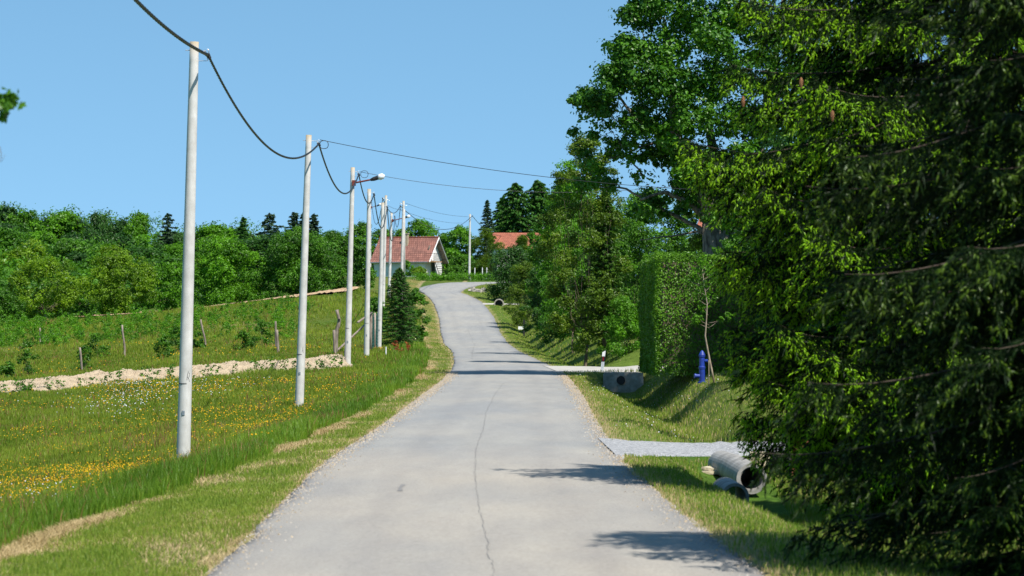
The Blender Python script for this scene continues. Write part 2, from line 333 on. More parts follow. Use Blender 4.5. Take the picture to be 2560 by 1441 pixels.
PR = [(-60, [(0, 0), (1.5, -.05), (10, 0)]), (30, [(0, 0), (1.0, -.03), (2.0, -.2), (3.4, -.1), (10, .1)]), (44, [(0, 0), (.9, -.06), (1.4, -.5), (2.6, -.55), (3.8, -.2), (6, .1), (30, .5)]), (48, [(0, 0), (.8, -.06), (1.35, -.62), (3.0, -.64), (4.2, -.2), (6, .1), (30, .5)]),
      (51.5, [(0, 0), (.9, -.03), (1.6, -.30), (3.0, -.42), (4.0, -.1), (6, .1), (30, .5)]),
      (53.3, [(0, 0), (1.2, -.02), (4, .0), (30, .3)]), (60.5, [(0, 0), (1.2, -.02), (4, .0), (30, .3)]),
      (64, [(0, 0), (.9, -.05), (2.1, -.4), (2.6, -.42), (4, .02), (6, .15), (30, .8)]), (90, [(0, 0), (.8, -.04), (2.2, -.7), (2.5, -.72), (3.6, .38), (6, .62), (30, 1.3)]),
      (131.0, [(0, 0), (.8, -.03), (2.0, -.98), (2.8, -1.0), (4.2, .35), (6, .6), (30, 1.3)]), (131.4, [(0, 0), (3, .0), (6, .2), (30, 1)]), (143.6, [(0, 0), (3, .0), (6, .3), (30, 1.2)]),
      (145.5, [(0, 0), (.8, -.02), (1.7, -.35), (3.9, .7), (6, 1.2), (30, 2)]), (185, [(0, 0), (.8, 0), (1.6, -.3), (3.6, 1.0), (6, 1.6), (30, 2.5)]), (240, [(0, 0), (.8, 0), (1.7, -.35), (3.6, .9), (6, 1.3), (30, 2.5)]),
      (283.5, [(0, 0), (1, -.02), (2.0, -.45), (3.6, .5), (6, .8), (30, 2)]), (284.8, [(0, 0), (3, -.03), (6, .3), (30, 1.5)]), (287.5, [(0, 0), (3, -.03), (6, .3), (30, 1.5)]), (289, [(0, 0), (.8, -.02), (1.8, -.35), (3.6, .3), (6, .5), (30, 1)]),
      (306, [(0, 0), (.8, 0), (1.8, -.2), (4, .1), (30, .5)]), (318, [(0, 0), (30, .1)]), (4000, [(0, 0), (30, 0)])]
def prof(P, Y, d):
    Ys = np.array([p[0] for p in P], float); out = np.zeros(np.shape(d))
    vals = np.stack([np.interp(d, [q[0] for q in p[1]], [q[1] for q in p[1]]) for p in P])
    i = np.clip(np.searchsorted(Ys, Y)-1, 0, len(Ys)-2); t = np.clip((Y-Ys[i])/(Ys[i+1]-Ys[i]), 0, 1); 
    a = np.take_along_axis(vals, np.atleast_1d(i)[None], 0)[0]; b = np.take_along_axis(vals, np.atleast_1d(i+1)[None], 0)[0]
    return a*(1-t)+b*t
def gz(x, y, sink=False):
    x = np.atleast_1d(np.asarray(x, float)).ravel(); y = np.atleast_1d(np.asarray(y, float)).ravel()
    x, y = np.broadcast_arrays(x, y)
    dl = xL(y)-x; dr = x-xR(y)
    z = e(y)+np.where(dl > 0, prof(PL, y, np.maximum(dl, 0)), 0)+np.where(dr > 0, prof(PR, y, np.maximum(dr, 0)), 0)
    rough = np.clip(np.minimum(np.abs(dl), np.abs(dr))/1.5, 0, 1)
    outside = (dl > 0) | (dr > 0)
    z = z+np.where(outside, rough*.04*fbm(x*1.1, y*.8, 3), 0)
    if sink:
        ins = np.minimum(x-xLr(y), xRr(y)-x)
        z = z-np.where(ins > -.0, .09, .012)
        dv = (y > 53.9) & (y < 60.1) & (dr > .2) & (dr < 9); z = z-np.where(dv, .06, 0)
        dv = (y > 131.8) & (y < 143) & (dr > .2) & (dr < 8); z = z-np.where(dv, .06, 0)
    return z
def g1(x, y): return float(gz(x, y)[0])
def at(px, Y, py=None):
    x = gX(px, Y); return np.array([x, Y, g1(x, Y)])
def hayd(Y): return np.interp(Y, [20, 37, 50, 75, 120, 200], [2.6, 2.15, 1.25, 1.0, .9, 1.3])

# ---------------------------------------------------------------- ground
def grid_ground():
    xs = np.concatenate([-np.geomspace(2500, 60, 14), np.arange(-58, -24, 1.0), np.arange(-24, -12, .5), np.arange(-12, 9, .2), np.arange(9, 26, .6), np.geomspace(27, 2500, 16)])
    ys = np.concatenate([[-400, -120, -50, -10], np.arange(5, 145, .33), np.arange(145, 345, .5), np.arange(346, 460, 3), np.geomspace(470, 4000, 16)])
    X, Y = np.meshgrid(xs, ys); x = X.ravel(); y = Y.ravel()
    z = gz(x, y, sink=True)
    n1 = fbm(x*.35, y*.12, 11); n2 = fbm(x*1.3, y*.7, 12); n3 = fbm(x*.15, y*.05, 13)
    g = lambda r, gg, b: np.array([r, gg, b])
    colr = np.tile(g(.075, .125, .016), (len(x), 1))
    colr += np.clip(n1, -1, 1)[:, None]*g(.03, .012, .004)
    dl = xL(y)-x; dr = x-xR(y)
    def blend(mask, c): 
        m = np.clip(mask, 0, 1)[:, None]; colr[:] = colr*(1-m)+np.array(c)*m
    verge = ((dl > 0) & (dl < hayd(y)))*1.0
    blend(verge*(.55+.5*n2), (.22, .20, .065))
    blend((np.abs(dl-hayd(y)) < .3)*np.clip(2.0*fbm(x*1.1, y*.28, 50)+.25, 0, .8), (.36, .28, .14))
    blend(((dl > -.1) & (dl < .22))*.8, (.34, .27, .15))
    blend(((dr > -.1) & (dr < .3))*.75, (.36, .29, .15))
    blend(((dr > .3) & (dr < 6) & (y > 60) & (y < 132))*(.45+.5*n2), (.20, .21, .06))
    blend(((dr > 0) & (dr < 7) & (y > 138) & (y < 330))*(.35+.5*n2), (.15, .19, .035))
    blend(((dl > .1) & (dl < 3) & (y > 205) & (y < 250))*(.35+.6*n2), (.30, .21, .09))
    blend(((dl > 0) & (dl < 8) & (y > 270) & (y < 345))*(.35+.5*n2), (.20, .17, .05))
    blend(((dl > 10) & (y > 185) & (y < 215))*(.2+.9*n1), (.26, .20, .11))
    mdw = ((dl > 5) & (y > 140) & (y < 240))*1.0
    blend(mdw*(.2+.4*n2), (.16, .15, .035))
    blend(((y > 380))*1.0, (.03, .06, .012))
    ny, nx = X.shape
    i = np.arange(ny-1)[:, None]*nx; j = np.arange(nx-1)[None]
    Q = np.stack([i+j, i+j+1, i+nx+j+1, i+nx+j], -1).reshape(-1, 4)
    o = mk('ground', np.stack([x, y, z], -1), [Q], M['ground'], smooth=True, colr=np.clip(colr, .01, .8))
    tag(o, kind='structure')
grid_ground()

# road ribbon
def ribbon():
    L = []; R = []
    for Y in np.concatenate([np.arange(-40, 20, 4), np.arange(20, 304, .5)]):
        L.append((float(xL(Y)), Y)); R.append((float(xR(Y)), Y))
    for (a, Ya, b, Yb) in [(1060, 306.5, 1160, 304.5), (1050, 309.5, 1153, 307), (1044, 312, 1152, 309), (1048, 315, 1158, 312), (1058, 317.5, 1166, 314.3), (1075, 320.5, 1176, 316.5), (1095, 323.8, 1192, 319.5), (1125, 327, 1215, 322), (1165, 329, 1245, 324.4),
                          (1217, 330.3, 1285, 325.6), (1290, 331.0, 1330, 326.4), (1400, 331.6, 1420, 327), (1800, 333, 1800, 328.5)]:
        L.append((gX(a, Ya), Ya)); R.append((gX(b, Yb), Yb))
    L = np.array(L); R = np.array(R); n = len(L)
    jl = .06*fbm(L[:, 1]*.9, L[:, 1]*0, 21)+.015*rng.standard_normal(n); jr = .06*fbm(R[:, 1]*.8, R[:, 1]*0, 22)+.015*rng.standard_normal(n)
    L[:, 0] -= jl; R[:, 0] += jr
    ts = np.array([-.0, .0, .02, .05, .1, .2, .3, .4, .5, .6, .7, .8, .9, .95, .98, 1, 1])
    V = []; T = []
    for k, t in enumerate(ts):
        P = L*(1-t)+R*t; z = e(P[:, 1])+.03*(1-(2*t-1)**2)
        if k == 0 or k == len(ts)-1: z = z-.16
        V.append(np.column_stack([P, z])); T.append(np.full(n, min(t, 1-t)*1.0))
    V = np.stack(V, 1).reshape(-1, 3); T = np.stack(T, 1).ravel(); m = len(ts)
    i = np.arange(n-1)[:, None]*m; j = np.arange(m-1)[None]
    Q = np.stack([i+j, i+j+1, i+m+j+1, i+m+j], -1).reshape(-1, 4)
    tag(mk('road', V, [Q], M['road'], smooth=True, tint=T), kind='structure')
ribbon()
def roadz(x, y):
    a, b = float(xL(y)), float(xR(y)); t = (x-a)/(b-a); return float(e(y))+.03*(1-(2*t-1)**2)
def crack(pts, wd, seed):
    r = np.random.default_rng(seed); P = []
    pts = np.array(pts, float); Ys = np.linspace(pts[0][1], pts[-1][1], int(abs(pts[-1][1]-pts[0][1])*5))
    o = np.argsort(pts[:, 1]); X = np.interp(Ys, pts[o, 1], pts[o, 0]); X = X+np.cumsum(r.standard_normal(len(X)))*.006+.01*r.standard_normal(len(X))
    V = []
    for x, y in zip(X, Ys):
        ww = wd*(.5+r.random()); z = roadz(x, y)+.005; V += [(x-ww/2, y, z), (x+ww/2, y, z)]
    i = np.arange(len(Ys)-1)*2; Q = np.stack([i, i+1, i+3, i+2], -1)
    return np.array(V), [Q]
mb = MB()
cr = [(gX(1240, 24), 24), (gX(1230, 27.3), 27.3), (gX(1205, 37), 37), (gX(1193, 47), 47), (gX(1208, 60), 60), (gX(1235, 78), 78), (gX(1262, 100), 100), (gX(1275, 112), 112)]
mb.add(crack(cr, .0055, 1)); mb.add(crack([(gX(1000, 41.3), 41.3), (gX(1008, 43), 43)], .05, 2))
mb.add(crack([(gX(1180, 160), 160), (gX(1185, 200), 200), (gX(1168, 240), 240)], .012, 3))
tag(mb.build('road_crack', M['road_crack']), kind='structure')

# driveways
def slab(name, poly_near, poly_far, m, dz=.0, nseg=30, rag=.06):
    # two edge polylines of world xy (from road outwards)
    def res(P):
        P = np.array(P, float); s = np.concatenate([[0], np.cumsum(np.linalg.norm(np.diff(P, axis=0), axis=1))]); t = np.linspace(0, s[-1], nseg)
        return np.column_stack([np.interp(t, s, P[:, 0]), np.interp(t, s, P[:, 1])])
    A = res(poly_near); B = res(poly_far); A[:, 1] += rag*rng.standard_normal(nseg); B[:, 1] += rag*rng.standard_normal(nseg)
    ks = np.linspace(0, 1, 9); V = []
    for k, t in enumerate(ks):
        P = A*(1-t)+B*t; z = gz(P[:, 0], P[:, 1])+dz-(.05 if k in (0, 8) else 0); V.append(np.column_stack([P, z]))
    V = np.stack(V, 1).reshape(-1, 3); i = np.arange(nseg-1)[:, None]*9; j = np.arange(8)[None]
    Q = np.stack([i+j, i+9+j, i+10+j, i+j+1], -1).reshape(-1, 4)
    return tag(mk(name, V, [Q], m, smooth=True), kind='structure')
a = float(xR(57))
slab('gravel_driveway', [(a-.05, 52.4), (a+.5, 53.4), (a+1.5, 54.0), (a+4, 54.0), (a+12, 53)], [(a-.15, 62.6), (a+.5, 61), (a+1.5, 60.2), (a+4, 59.7), (a+12, 59)], M['gravel'], .02, nseg=80, rag=.16)
a = float(xR(135.5))
slab('concrete_driveway', [(a-.1, 131.5), (a+.8, 131.6), (a+2.5, 131.5), (a+4.2, 131.6), (a+9, 137)], [(a-.6, 146), (a+.8, 143.5), (a+2.5, 143.2), (a+4.2, 143.2), (a+9, 147)], M['drive'], .02, rag=.02)
a = float(xR(286))
slab('footpath', [(a-.1, 285.3), (a+2, 285.4), (a+5, 286.5)], [(a-.1, 287.3), (a+2, 287.2), (a+5, 288.3)], M['drive'], .03, rag=.01)

# dug soil windrow and far field soil
def windrow():
    n = 420; m = 26; t = np.linspace(0, 1, n)
    cx = gX(-60, 128)+(gX(905, 143)-gX(-60, 128))*t; cy = 119+18*t+1.0*fbm(t*9, t*0, 31)
    hw = np.where(t > .9, 2.9*(1-(t-.9)/.1*.7), 2.9)+.3*fbm(t*14, t*0, 32); ht = .46*np.ones(n)
    ht = ht*np.clip((1-t)/.04, 0, 1)
    s = np.linspace(-1, 1, m); X = np.repeat(cx[:, None], m, 1)+.0*s; Yg = cy[:, None]+hw[:, None]*s[None]
    prof_ = (1-np.abs(s)**2.2)[None]*ht[:, None]
    nz = .06*fbm(X*3, Yg*3, 33, 6)*(1-np.abs(s)**3)[None]+.02*rng.standard_normal((n, m))*(1-np.abs(s)**3)[None]
    Z = gz(X.ravel(), Yg.ravel()).reshape(n, m)+prof_*(1+.35*fbm(X*.9, Yg*.6, 34))+nz*np.clip(ht/.3, 0, 1)[:, None]-.04
    V = np.stack([X, Yg, Z], -1).reshape(-1, 3); i = np.arange(n-1)[:, None]*m; j = np.arange(m-1)[None]
    Q = np.stack([i+j, i+m+j, i+m+j+1, i+j+1], -1).reshape(-1, 4)
    o = mk('soil_ridge', V, [Q], M['soil'])
    tag(o, 'low ridge of pale freshly dug clods running across the meadow', 'soil', kind='stuff')
windrow()
def fieldsoil():
    n = 120; m = 14; t = np.linspace(0, 1, n)
    X = np.linspace(gX(160, 262), gX(893, 258), n); hw = np.interp(t, [0, .3, .7, .97, 1], [1.2, 4, 8, 12, 12]); s = np.linspace(0, 1, m)
    Yg = 262-hw[:, None]*s[None]+.3*rng.standard_normal((n, m)); Xg = np.repeat(X[:, None], m, 1)
    Z = gz(Xg.ravel(), Yg.ravel()).reshape(n, m)+.14+.02*rng.standard_normal((n, m))
    V = np.stack([Xg, Yg, Z], -1).reshape(-1, 3); i = np.arange(n-1)[:, None]*m; j = np.arange(m-1)[None]
    Q = np.stack([i+j, i+j+1, i+m+j+1, i+m+j], -1).reshape(-1, 4)
    tag(mk('field_soil', V, [Q], M['soil2']), kind='structure')
fieldsoil()

# ---------------------------------------------------------------- foliage primitives
def leaves(P, Nrm, size, r, asp=.62, fold=.18):
    """diamond leaves, two facets each"""
    n = len(P); up = nrm(r.standard_normal((n, 3))); Nrm = nrm(Nrm)
    T = nrm(np.cross(Nrm, up)); B = np.cross(Nrm, T)
    L = (size*(.7+.6*r.random(n)))[:, None]; Wd = L*asp
    a = P-T*L/2; b = P+B*Wd/2+Nrm*L*fold; c = P+T*L/2; d = P-B*Wd/2+Nrm*L*fold
    V = np.stack([a, b, c, d], 1).reshape(-1, 3); i = np.arange(n)*4
    Fq = np.concatenate([np.stack([i, i+1, i+2], -1), np.stack([i, i+2, i+3], -1)])
    return V, [Fq]
def clump_leaves(cl, nsub, nleaf, size, r, sub=.42, shell=.5, flat=.8, asp=.62):
    """cl: (N,4+) centres and radius; two-level clusters"""
    cl = np.asarray(cl, float); Ps = []; Ns = []; Ts = []
    for c in cl:
        R = c[3]; d = nrm(r.standard_normal((nsub, 3))); rad = R*(shell+(1-shell)*r.random(nsub)**.6)
        sc = c[:3]+d*rad[:, None]*np.array([1, 1, flat])
        sr = R*sub*(.6+.7*r.random(nsub))
        tc = .5+.28*r.standard_normal()
        k = np.repeat(np.arange(nsub), nleaf)
        dd = r.standard_normal((len(k), 3))*.62
        P = sc[k]+dd*sr[k][:, None]*np.array([1, 1, .75])
        N = dd+.5*d[k]+np.array([0, 0, .7])+.6*r.standard_normal((len(k), 3))
        Ps.append(P); Ns.append(N); Ts.append(np.clip(tc+.15*r.standard_normal(nsub)[k]+.18*r.standard_normal(len(k)), 0, 1))
    P = np.concatenate(Ps); N = np.concatenate(Ns); T = np.concatenate(Ts)
    vf = leaves(P, N, size, r, asp); return vf, np.repeat(T, 4)
def limb(p0, p1, r0, r1, r, n=7, wob=.06, lift=.12):
    p0 = np.array(p0); p1 = np.array(p1); t = np.linspace(0, 1, n); L = np.linalg.norm(p1-p0)
    P = p0+(p1-p0)*t[:, None]; P[:, 2] -= lift*L*np.sin(t*math.pi)*.5
    w_ = r.standard_normal((n, 3))*wob*L*.4; w_[0] = 0; P += w_*np.sin(t*math.pi)[:, None]
    return tube(P, np.linspace(r0, r1, n), 6 if r0 < .1 else 9)
def broadleaf(name, label, base, H, R, mat, seed, sub=.36, cb=.25, ncl=22, nsub=12, nleaf=16, leaf=.12, trunk=.12, bark='bark', cat='tree', group=None, clumps=None, clr=.30, asp=.62, shape='round', wood=True, lean=(0, 0), fork=None):
    r = np.random.default_rng(seed); base = np.array(base, float)
    t = thing(name, base, label, cat, group)
    if shape == 'bush': trunk = trunk*.5
    if clumps is None:
        clumps = []
        while len(clumps) < ncl:
            u = r.random(); h = cb*H+(1-cb)*H*u
            if shape == 'round': pr = math.sin(math.pi*min(1, (u*.86+.12)))**.6
            elif shape == 'cone': pr = (1-u)**.7
            elif shape == 'bush': pr = (1-u**2.5)**.5
            else: pr = math.sin(math.pi*(u*.7+.25))**.7
            a = r.random()*6.283; rr = R*pr*(1-.55*r.random()**2); cr_ = R*clr*(.7+.6*r.random())
            clumps.append((base[0]+lean[0]*h+math.cos(a)*max(rr-cr_*.6, 0), base[1]+lean[1]*h+math.sin(a)*max(rr-cr_*.6, 0), base[2]+min(h, H-cr_*.7), cr_))
    clumps = np.array(clumps)
    vf, T = clump_leaves(clumps, nsub, nleaf, leaf, r, asp=asp, sub=sub)
    mb = MB(); mb.add(vf, 0, T); mb.build('crown', [mat], t)
    if wood:
        mb = MB(); top = clumps[np.argmax(clumps[:, 2])][:3] if fork is None else np.array(fork)
        th = base[2]+max(cb*H*1.1, .2)
        f = np.array([base[0]+(top[0]-base[0])*.3, base[1]+(top[1]-base[1])*.3, th]) if fork is None else np.array(fork)
        mid = base+(f-base)*.5+np.array([.06*H*(r.random()-.5), 0, 0])
        mb.add(tube([base-np.array([0, 0, .2]), base+(mid-base)*.3, mid, f], [trunk*1.35, trunk*1.05, trunk*.95, trunk*.85], 10))
        for c in clumps[: min(len(clumps), 34)]:
            mb.add(limb(f+(r.random(3)-.5)*trunk*.8, c[:3], trunk*(.14+.14*r.random()), trunk*.04, r))
        mb.build('trunk', [M[bark]], t, smooth=True)
    return t
def conifer(name, label, base, H, R, mat, seed, nb=90, ns=40, leaf=.16, droop=.25, z0=.08, cat='conifer', group=None, trunk=.12, pw=.8, asp=.3, jit=.4):
    r = np.random.default_rng(seed); base = np.array(base, float); t = thing(name, base, label, cat, group)
    u = z0+(1-z0)*np.sqrt(np.linspace(0, .995, nb))*1.0; u = z0+(1-z0)*np.linspace(0, .99, nb)**.85
    Ps = []; Ns = []; Ts = []; wood = MB()
    wood.add(tube([base-np.array([0, 0, .1]), base+np.array([0, 0, H*.5]), base+np.array([0, 0, H])], [trunk, trunk*.6, .01], 8))
    dirs = []
    for k in range(nb):
        a = k*2.399+r.random()*.5; L = R*((1-u[k])**pw)*(1.0-.6*jit+jit*r.random())+.04*R; dr_ = np.array([math.cos(a), math.sin(a), 0])
        m = max(6, int(ns*(.35+.65*L/R))); s = r.random(m)**.7
        lat = np.array([-dr_[1], dr_[0], 0]); wv = (1-s*.8)*L*.28
        z = base[2]+u[k]*H-droop*L*s**1.3+.10*L*s**3
        P = base+dr_*(s*L)[:, None]+lat*(wv*(r.random(m)*2-1))[:, None]; P[:, 2] = z-.05*r.random(m)*R-.04*R*(np.abs(wv)/max(R, .1))
        Ps.append(P); Ns.append(np.array([0, 0, 1.])+.55*r.standard_normal((m, 3))); Ts.append(np.clip(.3+.45*s+.2*r.standard_normal(m), 0, 1))
        D = dr_+lat*(r.random(m)*2-1)[:, None]*.9; D[:, 2] = -.35-.3*r.random(m); dirs.append(nrm(D))
        q = np.array([base+np.array([0, 0, u[k]*H]), base+dr_*L*.5+np.array([0, 0, u[k]*H-droop*L*.4]), base+dr_*L*.95+np.array([0, 0, u[k]*H-droop*L+.08*L])])
        wood.add(tube(q, [.02*trunk/.12, .014, .004], 4, False))
    P = np.concatenate(Ps); N = nrm(np.concatenate(Ns)); T = np.concatenate(Ts); D = np.concatenate(dirs)
    D = nrm(D-N*np.sum(D*N, 1, keepdims=True)); B = np.cross(N, D); n = len(P)
    L = (leaf*(.7+.7*r.random(n)))[:, None]
    V = np.stack([P-D*L*.5, P+B*L*asp*.5, P+D*L*.5+np.array([0, 0, -.1])*L, P-B*L*asp*.5], 1).reshape(-1, 3); i = np.arange(n)*4
    mb = MB(); mb.add((V, [np.concatenate([np.stack([i, i+1, i+2], -1), np.stack([i, i+2, i+3], -1)])]), 0, np.repeat(T, 4))
    mb.build('crown', [mat], t); wood.build('trunk', [M['bark']], t, smooth=True)
    return t

# ---------------------------------------------------------------- detailed near spruce (drooping twigs, lime shoots)
def big_spruce(name, label, base, H, rad, seed, zmin, zmax, nb, mats, hero=(), tipf=.5, az=None, dens=1.0, ndl=.026, cones=0):
    r = np.random.default_rng(seed); base = np.array(base, float); t = thing(name, base, label, 'spruce')
    wood = MB(); S = []; D = []; Ln = []; Tp = []
    wood.add(tube([base-np.array([0, 0, .2]), base+np.array([0, 0, H*.5]), base+np.array([0, 0, H])], [.22, .13, .02], 10))
    br = []
    for k in range(nb):
        z = zmin+(zmax-zmin)*((k+r.random())/nb); z = max(zmin, round(z/.52)*.52+.07*r.normal()); a = k*2.399+r.random()*.6
        if az is not None: a = az[0]+(az[1]-az[0])*((k*.618+r.random()*.1) % 1)
        br.append((z, a, rad(z)*(.72+.38*r.random()), .28+.15*r.random()))
    for hz, ha, hl in hero: br.append((hz, ha, hl, .2))
    for z, a, L, dp in br:
        dirv = np.array([math.cos(a), math.sin(a), 0.]); lat = np.array([-dirv[1], dirv[0], 0.])
        s = np.linspace(0, 1, 12); cz = z+.06*L*s-dp*L*s**1.6*1.1+.16*L*s**4
        P = base+dirv*(s*L)[:, None]+lat*(.05*L*np.sin(s*3+r.random()*6))[:, None]; P[:, 2] = base[2]+cz
        wood.add(tube(P, np.linspace(.018*L/3+.004, .002, 12), 5, False))
        m = int(L*17*dens)                        # side twigs
        u = .18+.82*np.sort(r.random(m)); c0 = np.stack([np.interp(u, s, P[:, i]) for i in range(3)], -1)
        side = np.where(np.arange(m) % 2 == 0, 1, -1)
        tl = (.50*L*(1-u)**.7+.14)*(.55+.6*r.random(m)); tl = np.minimum(tl, 1.0)
        td = nrm(dirv*(.55+.3*r.random(m))[:, None]+lat*(side*(.8+.3*r.random(m)))[:, None]+np.array([0, 0, -.25]))
        for j in range(m):
            q = max(3, int(tl[j]/.05*dens)); v = (np.arange(q)+r.random(q))/q
            pt = c0[j]+td[j]*(v*tl[j])[:, None]; pt[:, 2] -= .45*tl[j]*v**2
            dd = td[j]*.75+r.standard_normal((q, 3))*.38; dd[:, 2] -= .30+.55*r.random(q)**1.5
            dd = nrm(dd); ll = .07+.17*r.random(q)*(1.1-.4*u[j])
            S.append(pt); D.append(dd); Ln.append(ll)
            Tp.append((r.random(q) < tipf*(.35+.75*u[j])*(.5+.6*v)))
            # the side twig itself is clad in needles too
            k2 = max(2, int(tl[j]/.10)); v2 = np.arange(k2)/k2
            pp = c0[j]+td[j]*(v2*tl[j])[:, None]; pp[:, 2] -= .45*tl[j]*v2**2
            d2 = np.tile(td[j], (k2, 1)); d2[:, 2] -= .9*v2; S.append(pp); D.append(nrm(d2)); Ln.append(np.full(k2, tl[j]/k2*1.15)); Tp.append(np.arange(k2) == k2-1)
    S = np.concatenate(S); D = np.concatenate(D); Ln = np.concatenate(Ln); Tp = np.concatenate(Tp)
    n = len(S); mb = MB()
    up = nrm(r.standard_normal((n, 3))); A = nrm(np.cross(D, up)); B = np.cross(D, A)
    tw = np.clip(.45+.25*r.standard_normal(n), 0, 1)
    # core: two crossed slim leaves
    for ax in (A, B):
        Wd = .010
        V = np.stack([S, S+D*(Ln*.5)[:, None]+ax*Wd, S+D*Ln[:, None], S+D*(Ln*.5)[:, None]-ax*Wd], 1).reshape(-1, 3); i = np.arange(n)*4
        mb.add((V, [np.stack([i, i+1, i+2, i+3], -1)]), 0, np.repeat(tw*.6, 4))
    nn = 13
    k = np.repeat(np.arange(n), nn); tt = (np.tile(np.arange(nn), n)+r.random(n*nn))/nn
    th = r.random(n*nn)*6.283; rd = A[k]*np.cos(th)[:, None]+B[k]*np.sin(th)[:, None]
    p = S[k]+D[k]*(Ln[k]*tt)[:, None]; dn = nrm(D[k]*.7+rd); ln = ndl*(.8+.5*r.random(n*nn)); sd_ = nrm(np.cross(dn, rd+.2))*.0036
    V = np.stack([p-sd_, p+sd_, p+dn*ln[:, None]], 1).reshape(-1, 3); i = np.arange(n*nn)*3
    mb.add((V, [np.stack([i, i+1, i+2], -1)]), 0, np.repeat(np.clip(tw[k]+.15*r.standard_normal(n*nn), 0, 1), 3))
    # lime new shoots
    q = np.repeat(np.where(Tp)[0], 3); m = len(q); fr_ = np.tile([1., .8, .55], m//3); E = S[q]+D[q]*(Ln[q]*fr_)[:, None]; d = D[q]*.6+r.standard_normal((m, 3))*.42; d[:, 2] -= .35; d = nrm(d)
    tL = .045+.035*r.random(m); a_ = nrm(np.cross(d, up[q])); b_ = np.cross(d, a_); rr = .0085+.004*r.random(m); lt = np.clip(.5+.28*r.standard_normal(m), 0, 1)
    ring = [E+d*(tL*.45)[:, None]+(a_*math.cos(x)+b_*math.sin(x))*rr[:, None] for x in np.arange(5)*2*math.pi/5]
    V = np.stack([E-d*.005]+ring+[E+d*tL[:, None]], 1).reshape(-1, 3); i = np.arange(m)*7
    Ft = np.concatenate([np.stack([i, i+1+x, i+1+(x+1) % 5], -1) for x in range(5)]+[np.stack([i+6, i+1+(x+1) % 5, i+1+x], -1) for x in range(5)])
    mb.add((V, [Ft]), 1, np.repeat(lt, 7))
    nn = 7; k = np.repeat(np.arange(m), nn); tt = r.random(m*nn); th = r.random(m*nn)*6.283
    rd = a_[k]*np.cos(th)[:, None]+b_[k]*np.sin(th)[:, None]; p = E[k]+d[k]*(tL[k]*tt)[:, None]; dn = nrm(d[k]*1.1+rd*.8); sd_ = nrm(np.cross(dn, rd+.2))*.0035
    V = np.stack([p-sd_, p+sd_, p+dn*(.018+.01*r.random(m*nn))[:, None]], 1).reshape(-1, 3); i = np.arange(m*nn)*3
    mb.add((V, [np.stack([i, i+1, i+2], -1)]), 1, np.repeat(lt[k], 3))
    mb.build('crown', mats, t)
    wood.build('trunk', [M['bark_dark']], t, smooth=True)
    print(name, 'twigs', n, 'shoots', m)
    return t
def cone_at(p, parent):
    mb = MB(); n = 9; zz = np.linspace(0, -.13, n); rr = np.array([.004, .016, .021, .023, .023, .021, .018, .012, .003])
    mb.add(tube(np.column_stack([np.full(n, p[0]), np.full(n, p[1]), p[2]+zz]), rr, 9))
    for j in range(70):
        a = j*2.4; f = j/70; R_ = np.interp(f, np.linspace(0, 1, n), rr); z = p[2]-.13*f
        c = np.array([p[0]+math.cos(a)*R_, p[1]+math.sin(a)*R_, z]); o = np.array([math.cos(a), math.sin(a), -.5])*.008; l = np.array([-math.sin(a), math.cos(a), 0])*.007
        mb.add((np.array([c-l, c+l, c+o-np.array([0, 0, .006])]), [np.array([[0, 1, 2]])]))
    mb.build('cone', [M['cone']], parent, smooth=False)
radA = lambda z: float(np.interp(z, [0, .5, 1.2, 2.0, 2.7, 3.6, 4.4, 5.4, 6.6, 8.5, 10.5], [2.2, 2.5, 2.85, 2.75, 2.6, 3.3, 3.35, 3.1, 2.4, 1.3, .1]))
bA = np.array([6.1, 43.5, g1(6.1, 43.5)])
PIh = math.pi
spA = big_spruce('norway_spruce', 'large drooping spruce with lime green shoot tips and brown cones beside the road', bA, 11.6, lambda z: radA(z)*1.1, 5, .15, 11.2, 185, [M['nd_dark'], M['nd_tip']],
   hero=[(4.6, PIh*1.04, 3.9), (4.3, PIh*.97, 3.7), (3.1, PIh*1.03, 3.4), (2.9, PIh*1.12, 3.3), (2.0, PIh*1.05, 3.1), (5.6, PIh*1.05, 3.4), (6.4, PIh*1.1, 3.3), (6.9, PIh*.96, 3.2), (1.6, PIh*1.15, 3.0), (3.9, PIh*1.2, 3.6), (5.2, PIh*1.25, 3.5), (1.0, PIh*1.2, 3.0), (1.4, PIh*1.3, 3.3), (2.2, PIh*1.22, 3.6), (2.4, PIh*1.36, 3.5), (.7, PIh*1.35, 3.0), (1.9, PIh*1.12, 3.4), (3.3, PIh*1.3, 3.7), (2.2, PIh*1.03, 3.3), (1.8, PIh*1.1, 3.3), (1.1, PIh*1.08, 3.2), (.8, PIh*1.02, 3.0), (1.5, PIh*1.18, 3.4), (1.6, PIh*1.24, 3.6), (1.9, PIh*1.3, 3.7), (1.2, PIh*1.28, 3.4), (2.0, PIh*1.4, 3.6), (1.3, PIh*1.38, 3.3)], tipf=.62, dens=1.15)
for px, py, Y in [(2003, 208, 40.6), (1858, 255, 41.6), (2081, 290, 40.2)]:
    cone_at(W(px, py-14, Y), spA)
radB = lambda z: float(np.interp(z, [0, .5, 1.5, 3, 4.4, 6, 8, 9.5], [2.5, 2.6, 2.7, 2.65, 2.3, 1.8, .9, .1]))
big_spruce('norway_spruce', 'nearest spruce at the right edge of the picture, dull green over the verge', (5.35, 28.0, g1(5.35, 28)), 9.5, lambda z: radB(z)*1.12, 9, .1, 9, 170, [M['nd_dark'], M['nd_tipdull']], tipf=.30, dens=.9)

